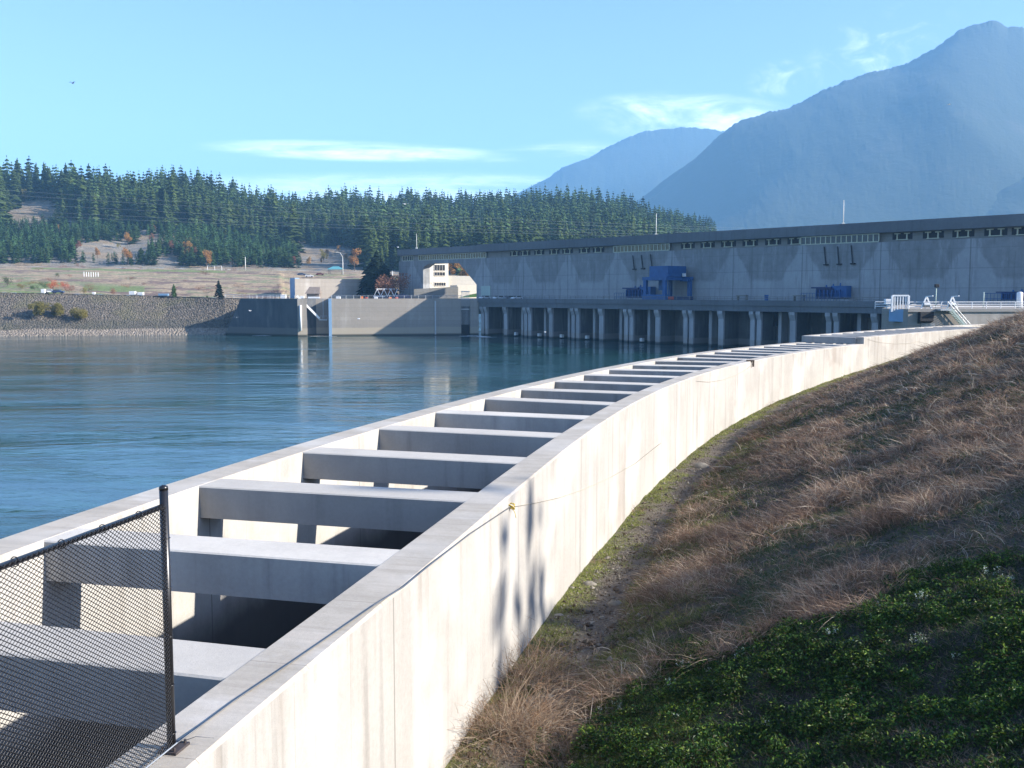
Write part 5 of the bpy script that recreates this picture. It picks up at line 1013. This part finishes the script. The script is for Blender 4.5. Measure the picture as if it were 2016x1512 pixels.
for (a, b, rx, ry) in bare:
    hp = Hc / Dc * F; keep &= ~((np.abs(PXc - a) < rx) & (PYc > b - ry) & (PYc < b + ry + hp * .55) & (((PXc - a) / rx) ** 2 + (np.maximum(0, np.abs(PYc - hp * .25 - b) - hp * .25) / ry) ** 2 < 1.0))
keep &= PXc < 1403; keep &= rng.random(26000) < np.where(young, .9, .8) * np.clip(1.15 + fbm(Xc * .025, Dc * .04, 12) * 1.6, .12, 1); keep &= ~((PXc > 560) & (PXc < 720) & (PYc > 505) & (rng.random(26000) < .6))
PXc, Dc, Zc_, Xc, PYc, Hc, young, tc_ = [a[keep] for a in (PXc, Dc, Zc_, Xc, PYc, Hc, young, tc_)]
# thin by spacing
cell = {}; sel = []
for i in np.argsort(Dc):
    g_ = 2.8 if young[i] else 5.0; ok = True; cx, cy = int(Xc[i] // 5), int(Dc[i] // 5)
    for dx in (-1, 0, 1):
        for dy in (-1, 0, 1):
            for j in cell.get((cx + dx, cy + dy), ()):
                if (Xc[i] - Xc[j]) ** 2 + (Dc[i] - Dc[j]) ** 2 < g_ * g_: ok = False
    if ok: cell.setdefault((cx, cy), []).append(i); sel.append(i)
sel = np.array(sel); inpic = (PXc[sel] > -20) & (PXc[sel] < 1440)
# how much of each tree can be seen over the ones in front: skyline of the nearer trees in 6 px columns
sky_ = {}; vis = np.zeros(len(PXc))
for i in sel:
    c = int(PXc[i] // 6); top = PYc[i] - Hc[i] / Dc[i] * F; cur = sky_.get(c, 1e9); vis[i] = max(0, min(PYc[i], cur) - top) * (1.0 if Hc[i] > 15 else 1.25)
    for q in (c, ): sky_[q] = min(cur, top + 3)
vis[~((PXc > -20) & (PXc < 1430))] = -1
for (a, b) in ((785, 2100),): vis[(PXc > a) & (PYc - Hc / Dc * F > 480)] = -1
order = sel[np.argsort(-vis[sel])]; indiv = order[:292]; rest = order[292:]
print('trees', len(sel), 'individual', len(indiv), 'young', young[indiv].sum())
def tlabel(i):
    px = PXc[i]; y = PYc[i]
    if young[i]: return ('young bright green fir on the lower slope of the far left hill', 'young firs on the lower left slope') if px < 430 else ('young green fir at the foot of the hill near the lock', 'young firs near the lock')
    if px < 430: return ('tall dark fir high on the far left hill', 'tall firs on the left hill')
    if px < 800: return ('dark fir on the wooded ridge behind the lock', 'firs behind the lock')
    if px < 1230: return ('dark fir on the wooded ridge directly above the left half of the powerhouse roof', 'firs above the powerhouse roof')
    return ('large fir in the last group at the right end of the wooded ridge', 'firs at the right end of the ridge')
for i in indiv:
    yg = bool(young[i]); me = random.choice(yfirs if yg else firs); o = link('young_fir_tree' if yg else 'fir_tree', me); o.location = (float(Xc[i]), float(Dc[i]), float(Zc_[i]) - .3)
    k = random.uniform(.75, 1.45); o.scale = (Hc[i] * k * (1.25 if yg else 1.0), Hc[i] * k * (1.25 if yg else 1.0), Hc[i]); o.rotation_euler = (0, 0, random.uniform(0, 6.28)); lb, gp = tlabel(i); tag(o, lb, 'tree', gp)
protos = [conifer(300 + k, 11, 6, .17 + .02 * (k % 3), .35) for k in range(5)]
VV = []; FF = []; CC = []; b = 0
for i in rest:
    pv, pf = protos[int(rng.integers(5))]; a = rng.uniform(0, 6.283); c, s_ = math.cos(a), math.sin(a); k = Hc[i] * rng.uniform(.8, 1.6) * (1.2 if young[i] else 1)
    V = np.c_[(pv[:, 0] * c - pv[:, 1] * s_) * k + Xc[i], (pv[:, 0] * s_ + pv[:, 1] * c) * k + Dc[i], pv[:, 2] * Hc[i] + Zc_[i] - .4]; VV.append(V); FF.append(pf + b); b += len(V)
    c_ = (np.array([.05, .10, .035]) if young[i] else np.array([.056, .092, .028])) * rng.uniform(.45, 1.7); CC.append(np.tile(c_, (len(V), 1)))
M['woodcol'] = foliage('wood_needles', (.8, .8, .8), (1.2, 1.2, 1.1), sc=.02, trans=.15, useobj=False, attr=True)
tag(link('conifer_wood', big_mesh('conifer_wood', np.concatenate(VV), np.concatenate(FF), M['woodcol'], col=np.concatenate(CC))), 'dense mass of dark conifers filling the wooded hill behind the nearer firs', 'wood', kind='stuff')
# broadleaf trees: leaf sized faces spread through several clumps
def broadleaf(seed, n, wide=.5, clumps=9, ls=1.0):
    rg = np.random.default_rng(seed); cs = np.c_[rg.normal(0, wide * .28, clumps), rg.normal(0, wide * .28, clumps), rg.uniform(.35, .9, clumps)]; rs = rg.uniform(.10, .2, clumps) * (wide / .5)
    j = rg.integers(0, clumps, n); d = rg.normal(size=(n, 3)); d /= np.linalg.norm(d, axis=1)[:, None]; P = cs[j] + d * (rs[j] * rg.random(n) ** .4)[:, None]; P[:, 2] = np.clip(P[:, 2], .12, 1.02)
    N = rg.normal(size=(n, 3)); N /= np.linalg.norm(N, axis=1)[:, None]; a = np.cross(N, rg.normal(size=(n, 3))); a /= np.linalg.norm(a, axis=1)[:, None]; b_ = np.cross(N, a); s_ = rg.uniform(.014, .032, n)[:, None] * ls
    return np.stack([P - a * s_, P - b_ * s_ * .6, P + a * s_, P + b_ * s_ * .6], 1).reshape(-1, 3), np.arange(n * 4).reshape(n, 4), cs
def leafy(name, x, y, z, h, wide, mat, label, cat='tree', seed=1, n=1400, group=None, parts=True):
    V, Fq, cs = broadleaf(seed, n, wide, ls=1.25); o = empty(name, (x, y, z), label, cat, group); s_ = np.array([h, h, h])
    link('crown', big_mesh('crown', V * s_, Fq, mat), o); mb = MB(); mb.tube([(x, y, z - .3), (x, y, z + h * .5), (x, y, z + h * .8)], [h * .02, h * .013, h * .004], 5)
    for c in cs[:6]: mb.tube([(x, y, z + h * .3), (x + c[0] * h, y + c[1] * h, z + c[2] * h)], [h * .009, h * .003], 4)
    mb.build('trunk', M['bark'], o); return o
def on_wood(px, py):
    D = np.arange(DF, float(DR(px)), 2.0); yy_ = 575 - (hillz(np.full(len(D), px), D) - 15) / D * F; i = int(np.argmin(np.abs(yy_ - py))); D_ = float(D[i]); return float(xw(px, D_)), D_, float(hillz(px, D_))
ALB = ('small orange autumn tree at the left edge high on the hill', 'orange tree just above the grey bare slope', 'pale orange tree among the firs at the upper left', 'yellow orange shrub at the foot of the left wood', 'bright orange narrow tree in the middle of the lower slope', 'orange tree at the field edge below the bare grey slope',
       'orange bush under the tall firs', 'narrow orange tree at the right of the lower left slope', 'broad pale orange tree at the field edge', 'big yellow tree at the hill foot right of the teal roofed shelter', 'small rusty tree at the foot of the bare slope', 'reddish tree on the slope above the pole', 'faint orange tree just above the powerhouse roof, left', 'yellow tree above the left part of the powerhouse roof')
for i, (px, py, hp, mt) in enumerate(((16, 402, 32, 'autumn'), (66, 400, 22, 'olive'), (122, 393, 22, 'autumn'), (100, 512, 14, 'autumn'), (262, 486, 24, 'autumn'), (263, 521, 28, 'autumn'), (325, 492, 14, 'autumn'), (375, 510, 30, 'autumn'), (415, 527, 30, 'autumn'), (702, 545, 40, 'autumn'), (585, 524, 18, 'rust'), (430, 480, 16, 'rust'), (896, 486, 18, 'autumn'), (945, 483, 22, 'olive'))):
    x, y, z = on_wood(px, py); h = hp / F * y * 1.1; leafy('autumn_tree', x, y - 5, z, h, .5, M[mt], ALB[i], seed=500 + i, n=1300, group='autumn trees on the far hill')
for i in range(26):      # thin leafy trees and scrub spilled over the scree and among the young firs
    px = random.choice((random.uniform(0, 440), random.uniform(560, 730))); py = random.uniform(455, 524) if px < 450 else random.uniform(495, 532); x, y, z = on_wood(px, py); mt = random.choice(('rust', 'olive', 'autumn', 'olive'))
    if i < 3: proto_ = [leafy('scrub_tree', x, y - 3, z, 6.5, .55, M[('rust', 'olive', 'autumn')[i]], ('thin rusty tree among the young firs of the far slope', 'dull yellow tree among the young firs of the far slope', 'faded orange tree among the young firs of the far slope')[i], seed=640 + i, n=900, group=('rusty', 'dull yellow', 'faded orange')[i] + ' trees scattered over the far slope')] + (proto_ if i else [])
    else: c = copy_tree(random.choice(proto_)); c.location = (x, y - 3, z); k = random.uniform(.6, 1.25); c.scale = (k, k, k); c.rotation_euler = (0, 0, random.uniform(0, 6))
fb_ = None
for i in range(34):
    px = random.uniform(0, 560); Y = random.uniform(392, 620) if random.random() < .6 else random.uniform(385, 440); x = float(xw(px, Y)); z = fieldz(px, Y)
    if fb_ is None: fb_ = leafy('scrub_bush', x, Y, z - .2, 2.6, 1.5, M['rust'], 'low brown scrub bush scattered over the tan far field', 'bush', 660, 700, 'brown scrub bushes of the far field')
    else: c = copy_tree(fb_); c.location = (x, Y, z - .2); k = random.uniform(.4, 1.1); c.scale = (k * 1.5, k, k * .8); c.rotation_euler = (0, 0, random.uniform(0, 6))
for i, (px, py, hp) in enumerate(((880, 552, 34), (915, 556, 40), (935, 560, 30))):
    h = hp / F * 560; leafy('autumn_tree', float(xw(px, 560)), 560, 15 + (575 - py) / F * 560, h, .8, M['autumn'], ('orange hillside tree in the upper left of the arch opening', 'bright orange tree behind the house, seen through the arch', 'orange tree at the right side of the arch opening')[i], seed=600 + i, n=2600, group='autumn trees behind the arch')
# individual plants of the near far-bank
for i, (px, y_, hp, mt, wd, lb) in enumerate(((76, 356, 30, 'olive', .9, 'largest yellow green bush on the rock bank, leftmost'), (113, 358, 27, 'olive', .85, 'middle yellow bush on the rock bank'), (158, 358, 24, 'olive', .9, 'greenest rightmost bush of the three on the rock bank'))):
    t = (y_ - float(YW(px))) / 21; leafy('bank_bush', float(xw(px, y_)), y_, t * float(ZC(px)) - .3, hp / F * y_ * 1.15, wd, M[mt], lb, 'bush', 700 + i, 3600)
def field_plant(kind, px, Y, hp, mt, lb, wd=.7, name=None, seed=1, cat='tree'):
    z = fieldz(px, Y); x = float(xw(px, Y)); h = hp / F * Y
    if kind == 'fir':
        cv, cf = conifer(seed, 20, 9, .30, .3); o = empty(name or 'spruce_tree', (x, Y, z - .2), lb, cat)
        link('crown', big_mesh('crown', cv * h, cf, M[mt]), o); tv, tf = trunk_vf(); link('trunk', big_mesh('trunk', tv * h, tf, M['bark']), o)
    else: leafy(name or 'field_bush', x, Y, z - .2, h, wd, M[mt], lb, cat, seed, 900)
field_plant('fir', 345, 378, 26, 'young', 'small olive green conifer on the road edge, left of the dark one', seed=11)
field_plant('fir', 433, 384, 36, 'darkfir', 'dark green layered spruce at the bank top left of the dark lock wall', seed=12)
x_, y_ = float(xw(411, 378)), 378; cv, cf = conifer(13, 14, 8, .36, .3); o = empty('small_spruce', (x_, YW(411) + 17, 10.6), 'small bright green spruce on the rock bank below the dark spruce', 'tree'); link('crown', big_mesh('crown', cv * 3.4, cf, M['young']), o); tv, tf = trunk_vf(); link('trunk', big_mesh('trunk', tv * 3.4, tf, M['bark']), o)
field_plant('leaf', 108, 395, 22, 'redleaf', 'bright red tree beside the parked cars on the far bank', .9, 'red_tree', 21); field_plant('leaf', 132, 405, 16, 'redleaf', 'smaller red bush right of the bright red tree', .9, 'red_bush', 22, 'bush')
for i, (px, Y, hp, mt, lb) in enumerate(((72, 396, 14, 'young', 'round green bush left of the red tree'), (92, 404, 15, 'fir', 'dark green bush touching the red tree'), (20, 410, 20, 'fir', 'dark bush near the left edge of the far field'), (145, 396, 13, 'rust', 'brown bush right of the red bushes'), (168, 388, 14, 'olive', 'green bush by the road, right of the brown bush'),
                                         (226, 388, 15, 'rust', 'dull brown bush left of the two white boxes'), (45, 400, 12, 'olive', 'pale olive bush at the left end of the far field'), (120, 470, 9, 'fir', 'small dark bush in the middle of the far field'))):
    field_plant('leaf', px, Y, hp, mt, lb, 1.0, 'field_bush', 40 + i, 'bush')
# dark conifer and rusty tree beside the powerhouse
x_, y_ = float(xw(744, 408)), 408.0; h = 96 / F * 408; o = empty('dark_conifer', (x_, y_, LT - .3), 'very dark broad conifer standing beside the left end of the powerhouse', 'tree')
cv, cf = conifer(15, 26, 16, .30, .5); cv2, cf2 = conifer(16, 22, 14, .34, .5); cv2 = cv2 * np.array([.95, .95, .76]) + np.array([.13, -.03, 0]); cv3 = cv2 - np.array([.27, 0, .02])
link('crown', big_mesh('crown', np.r_[cv, cv2, cv3] * h, np.r_[cf, cf2 + len(cv), cf2 + len(cv) + len(cv2)], M['darkfir']), o); tv, tf = trunk_vf(); link('trunk', big_mesh('trunk', tv * h, tf, M['bark']), o)
leafy('rusty_tree', float(xw(764, 394)), 394, LT - .3, 44 / F * 394 * 1.1, 1.25, M['rust'], 'round rusty brown tree in front of the dark conifer', seed=801, n=3400)
leafy('rusty_tree', float(xw(790, 386)), 386, LT - .3, 42 / F * 386, .9, M['rust'], 'thin half-bare reddish tree against the left end wall of the powerhouse', seed=802, n=500)
leafy('bare_tree', float(xw(842, 416)), 416, LT, 30 / F * 416, .7, M['twig'], 'small bare tree in front of the cream house under the arch', seed=803, n=260)
# lamp posts, poles, shelter, vehicles on the far field
def pole(px, Y, hp, lb, arm=0, mat='rail', name='street_lamp'):
    x = float(xw(px, Y)); z = fieldz(px, Y); h = hp / F * Y; o = empty(name, (x, Y, z), lb, 'lamp' if arm else 'pole'); mb = MB(); mb.tube([(x, Y, z - .5), (x, Y, z + h)], [.30, .16], 6); mb.build('pole', M[mat], o, True)
    if arm: mb = MB(); mb.tube([(x, Y, z + h), (x - arm * .5, Y, z + h + 2.2), (x - arm, Y, z + h + 2.8)], .13, 5); mb.build('arm', M[mat], o, True); mb = MB(); mb.box((x - arm - .4, Y, z + h + 2.75), (1.3, .5, .3)); mb.build('lamp_head', M[mat], o)
pole(677, 560, 34, 'pale street lamp with arm to the left beside the teal roofed shelter', 2.6); pole(486.5, 600, 26, 'plain pale pole at the foot of the left wood', 0, name='utility_pole'); pole(774, 520, 22, 'pale post between the dark conifer and the powerhouse', 0, name='utility_pole')
q = (float(xw(663, 565)), 565.0); z = fieldz(663, 565); o = empty('picnic_shelter', (*q, z), 'open shelter with a teal hipped roof beyond the lock', 'shelter'); mb = MB(); x, y = q
mb.add([(x - 4.4, y - 3, z + 2.6), (x + 4.4, y - 3, z + 2.6), (x + 4.4, y + 3, z + 2.6), (x - 4.4, y + 3, z + 2.6), (x - 1.5, y, z + 4.3), (x + 1.5, y, z + 4.3)], [(0, 1, 5, 4), (1, 2, 5), (2, 3, 4, 5), (3, 0, 4), (3, 2, 1, 0)]); mb.build('roof', M['teal'], o)
for a in (-3.6, 3.6):
    for b_ in (-2.4, 2.4): mb = MB(); mb.bar((x + a, y + b_, z), (x + a, y + b_, z + 2.6), .25); mb.build('post', M['brownroof'], o)
for (px, Y, k, lb) in ((611, 540, 'white', 'white vehicle parked on the road above the rear lock wall'), (632, 552, 'maroon', 'maroon vehicle right of the white vehicle on the upper road'), (596, 548, 'darkblue', 'dark vehicle left of the white vehicle on the upper road'), (118, 386, 'darkblue', 'blue car parked below the red tree'), (104, 386, 'white', 'white car parked left of the blue car')):
    car(float(xw(px, Y)), float(Y), fieldz(px, Y) + .05, .1, paint[k], lb, 'cars parked on the far bank')
for (px, Y, w_, h_, lb) in ((264, 376, 1.4, 1.3, 'left one of two white boxes on the far bank road'), (280, 376, 1.3, 1.0, 'right one of two white boxes on the far bank road'), (89, 384, .9, 1.4, 'white box standing left of the parked cars'), (188, 378, .7, .6, 'small white box alone on the bank edge')):
    x = float(xw(px, Y)); z = fieldz(px, Y); mb = MB(); mb.box((x, Y, z + .2 + h_ / 2), (w_ * 1.6, w_, h_)); mb.box((x, Y, z + .1), (w_, w_ * .8, .24)); tag(mb.build('white_box', M['white'], None, bevel=.06), lb, 'box')
x = float(xw(325, 377)); z = fieldz(325, 377); mb = MB(); mb.box((x, 377, z + .55), (3.6, 1.6, .7)); mb.box((x, 377, z + .1), (3.2, 1.2, .22)); tag(mb.build('flat_trailer', M['panelblue'], None, bevel=.05), 'low pale blue trailer on the bank road left of the small conifer', 'trailer')
fo = empty('field_fence', (float(xw(184, 480)), 480, fieldz(184, 480)), 'group of short white posts in the far field', 'fence')
for k in range(7): px = 170 + k * 4.6; x = float(xw(px, 480 + (k % 3))); z = fieldz(px, 480); mb = MB(); mb.tube([(x, 480 + (k % 3), z - .3), (x, 480 + (k % 3), z + 2.2)], .16, 5); mb.build('post', M['white'], fo)
fo = empty('field_gate', (float(xw(425, 590)), 590, fieldz(425, 590)), 'white two-bay frame at the right end of the green field strip', 'gate')
for px in (412, 426, 440): x = float(xw(px, 590)); z = fieldz(px, 590); mb = MB(); mb.tube([(x, 590, z - .3), (x, 590, z + 2.4)], .13, 5); mb.build('post', M['white'], fo)
mb = MB(); z = fieldz(426, 590) + 2.3; mb.tube([(float(xw(412, 590)), 590, z), (float(xw(440, 590)), 590, z)], .1, 5); mb.build('top_bar', M['white'], fo)
railing([(float(xw(p, YW(p) + RUN(p))), float(YW(p) + RUN(p)), float(ZC(p))) for p in (445, 480, 520, 560)], 1.2, 'grey guard rail on the bank road above the dark wing wall', mat=M['steel'], rails=2, r=.09)
# overhead lines across the hillside
for i, (yl, yr, sg, lb) in enumerate(((368, 452, 10, 'highest overhead wire crossing the wooded hill'), (378, 456, 10, 'second overhead wire from the top across the wooded hill'), (396, 462, 10, 'middle overhead wire across the wooded hill'), (414, 466, 9, 'fourth overhead wire across the wooded hill'), (424, 470, 8, 'lowest overhead wire across the wooded hill'))):
    mb = MB(); a = at_y(-350, yl - 20, 520); b_ = at_y(1560, yr, 600); P = []
    for t in np.linspace(0, 1, 40): q = a + (b_ - a) * t; q[2] -= sg * 4 * t * (1 - t) * .32; P.append(q)
    mb.tube(P, .032, 4); tag(mb.build('overhead_wire', M['steel'], None, True), lb, 'wire')
# gulls and birds
def bird(px, py, Y, sp, lb, mat='bird', flap=.35, ang=0.0):
    c = at_y(px, py, Y); mb = MB(); ca, sa = math.cos(ang), math.sin(ang); T = lambda a, b, z: (c[0] + a * ca - b * sa, c[1] + a * sa + b * ca, c[2] + z)
    L_ = sp * .38
    mb.tube([T(-L_ / 2, 0, -.01), T(-L_ * .3, 0, .0), T(0, 0, 0), T(L_ * .3, 0, .03 * sp), T(L_ * .5, 0, .03 * sp), T(L_ * .62, 0, .01)], [.01 * sp, .05 * sp, .075 * sp, .06 * sp, .035 * sp, .006], 8)
    for s_ in (-1, 1): mb.add([T(.12 * sp, 0, .02), T(-.10 * sp, 0, .02), T(-.06 * sp, s_ * sp * .28, flap * sp * .28), T(.10 * sp, s_ * sp * .28, flap * sp * .3), T(-.12 * sp, s_ * sp * .5, flap * sp * .14), T(-.02 * sp, s_ * sp * .5, flap * sp * .15)], [(0, 1, 2, 3), (3, 2, 4, 5)])
    tag(mb.build('gull' if mat == 'bird' else 'dark_bird', M[mat], None, True), lb, 'bird')
bird(797, 402, 160, 1.4, 'white gull gliding in front of the wooded ridge', ang=1.2); bird(143, 164, 90, .62, 'dark bird flying high in the sky at the upper left', 'darkbird', .8, 1.3); bird(1868, 206, 150, .9, 'white gull far up in front of the big mountain')
bird(492, 612, 250, 1.5, 'white gull flying in front of the dark lock wing wall', ang=.8); bird(466, 625, 250, 1.3, 'white gull lower left of the dark wing wall', ang=2.0); bird(706, 628, 250, 1.7, 'white gull in front of the long tan river wall', ang=.5); bird(1073, 654, 220, 1.3, 'white gull low over the water by the piers', ang=.3)
bird(783, 487, 250, 1.3, 'white gull perched at the left end of the powerhouse roof', ang=.3)

# ------------------------------------------------------------------ mountains
def mountain(name, tab, Dc_, Df, seed, rough, mat):
    tab = np.array(tab, float); px = np.arange(tab[0, 0], tab[-1, 0], 2.0); yc = np.interp(px, tab[:, 0], tab[:, 1]); zc = 15 + (575 - yc) / F * Dc_; kk = np.hanning(141); kk /= kk.sum(); zsm = np.convolve(np.pad(zc, 70, mode='edge'), kk, 'valid')
    T = np.linspace(-.5, 1, 110); PX_, TT = np.meshgrid(px, T, indexing='ij'); D = np.where(TT >= 0, Dc_ + (Df - Dc_) * TT, Dc_ - (Df - Dc_) * TT * -1); X = (PX_ - 1008) / F * D
    sh = np.clip(1 - np.abs(TT), 0, 1) ** 1.15; rid = np.abs(fbm(X * .0016, D * .0007, seed, 5)) ; big = fbm(X * .0009, D * .0009, seed + 9, 3)
    wp = fbm(X * .0011, D * .0011, seed + 40, 3) * 130; zw_ = np.interp(PX_ + wp, px, zsm); bl = np.clip(np.abs(TT) * 9, 0, 1); bl = bl * bl * (3 - 2 * bl)
    Z = (zc[:, None] * (1 - bl) + zw_ * bl) * sh; am = np.minimum(1, np.abs(TT) * 5)
    Z = Z + (-(rid) * 60 + big * 60) * am * np.clip(sh * 1.4, 0, 1) * (Dc_ / 5000)
    cr = .25 + .75 * np.exp(-(TT / .03) ** 2); Z = Z + (fbm(X * .03, D * .03, seed + 3, 3) * rough + (hsh((X * .12).astype(int), (D * .03).astype(int), seed) - .5) * rough * .8) * cr
    Z = np.where(TT > .97, -4, Z); tag(link(name, grid_mesh(name, X, D, Z, mat)), kind='structure')
m, n_, p_ = newmat('mountain_forest'); g_ = n_.n('ShaderNodeNewGeometry'); f1 = n_.noise(g_.outputs[0], .0035, 6, .65); f2 = n_.noise(g_.outputs[0], .04, 5, .7)
n_.l(n_.mix(n_.smooth(f1, .56, .70), n_.mix(f2, (.016, .026, .018), (.026, .040, .024)), (.040, .046, .034)), p_.inputs['Base Color']); p_.inputs['Roughness'].default_value = .95
bm_ = n_.n('ShaderNodeBump'); bm_.inputs['Distance'].default_value = 6; bm_.inputs['Strength'].default_value = .5; n_.l(f2, bm_.inputs['Height']); n_.l(bm_.outputs[0], p_.inputs['Normal'])
mountain('far_mountain', [(300, 574), (700, 470), (900, 420), (1000, 395), (1040, 372), (1062, 362), (1082, 357), (1086, 347), (1108, 331), (1140, 326), (1180, 301), (1230, 275), (1268, 263), (1340, 255), (1400, 260), (1440, 270), (1560, 310), (1800, 380), (2300, 574)], 6500, 4900, 5, 9, m)
mountain('near_mountain', [(1000, 574), (1150, 470), (1230, 425), (1290, 386), (1330, 350), (1365, 318), (1400, 280), (1440, 248), (1470, 237), (1500, 229), (1535, 222), (1560, 211), (1600, 190), (1640, 172), (1672, 160), (1710, 148), (1735, 145), (1760, 137), (1790, 122), (1822, 106), (1838, 92), (1862, 74), (1890, 62), (1925, 54), (1940, 56), (1958, 66), (1985, 66), (2016, 80), (2090, 118), (2250, 190), (2500, 280), (3300, 574)], 4300, 2500, 15, 7, m)
mountain('foothill', [(1300, 574), (1560, 480), (1640, 455), (1740, 448), (1800, 440), (1850, 415), (1880, 400), (1940, 382), (1980, 360), (2016, 345), (2080, 320), (2300, 270), (2600, 300), (3400, 574)], 3200, 2200, 25, 7, m)
# ------------------------------------------------------------------ trees up the slope that shade the near corner and dapple the wall
def shade_tree(name, x, y, z, h, wide, n, mat, lb, seed, r=1.0):
    V, Fq, cs = broadleaf(seed, n, wide, 14); V = V * h; c = V.reshape(-1, 4, 3).mean(1, keepdims=True); V = ((V.reshape(-1, 4, 3) - c) * r + c).reshape(-1, 3); o = empty(name, (x, y, z), lb, 'tree')
    link('crown', big_mesh('crown', V, Fq, mat), o); mb = MB(); mb.tube([(x, y, z - .4), (x, y, z + h * .5), (x, y, z + h * .85)], [h * .011, h * .007, h * .002], 7)
    for c in cs: mb.tube([(x, y, z + h * .25), (x + c[0] * h * .5, y + c[1] * h * .5, z + (c[2] * .5 + .18) * h), (x + c[0] * h, y + c[1] * h, z + c[2] * h)], [h * .004, h * .003, h * .001], 5)
    mb.build('trunk', M['bark'], o)
def up_sun(P, k): q = np.array(P, float) + np.array(sv) * k; return q
def zhill(x, y): i = near_i(OUT, (x, y)); dv = np.array([x, y]) - OUT[i]; return float(hill_pt(np.array([OS[i]]), np.array([dv[0] * OT[i][1] - dv[1] * OT[i][0]]))[2][0])
for k, (px, py, dd, wd, n, fr, lb) in enumerate(((1040, 1130, 54, .19, 120, .76, 'tall half-bare tree far up the slope, outside the picture on the right'),)):
    q = up_sun(on_out(px, py), dd); zg_ = zhill(q[0], q[1]); hh = (q[2] - zg_) / fr
    shade_tree('sparse_tree', q[0], q[1], zg_, hh, wd, n, M['rust'], lb, 901 + k, 1.0)
# ------------------------------------------------------------------ air
me = bpy.data.meshes.new('haze'); bx0, bx1, by0, by1, bz0, bz1 = -9200, 9200, -1700, 12200, -4, 1250
me.from_pydata([(x, y, z) for z in (bz0, bz1) for x, y in ((bx0, by0), (bx1, by0), (bx1, by1), (bx0, by1))], [], [(3, 2, 1, 0), (4, 5, 6, 7), (0, 1, 5, 4), (1, 2, 6, 5), (2, 3, 7, 6), (3, 0, 4, 7)])
hm = bpy.data.materials.new('haze'); hm.use_nodes = True; hm.node_tree.nodes.clear(); hn = NT(hm.node_tree); pv = hn.n('ShaderNodeVolumePrincipled'); ho = hn.n('ShaderNodeOutputMaterial'); hn.l(pv.outputs[0], ho.inputs[1])
pv.inputs['Color'].default_value = (.29, .62, 1.0, 1); pv.inputs['Density'].default_value = 1.3e-4; pv.inputs['Anisotropy'].default_value = .0
me.materials.append(hm); tag(link('haze', me), kind='stuff')
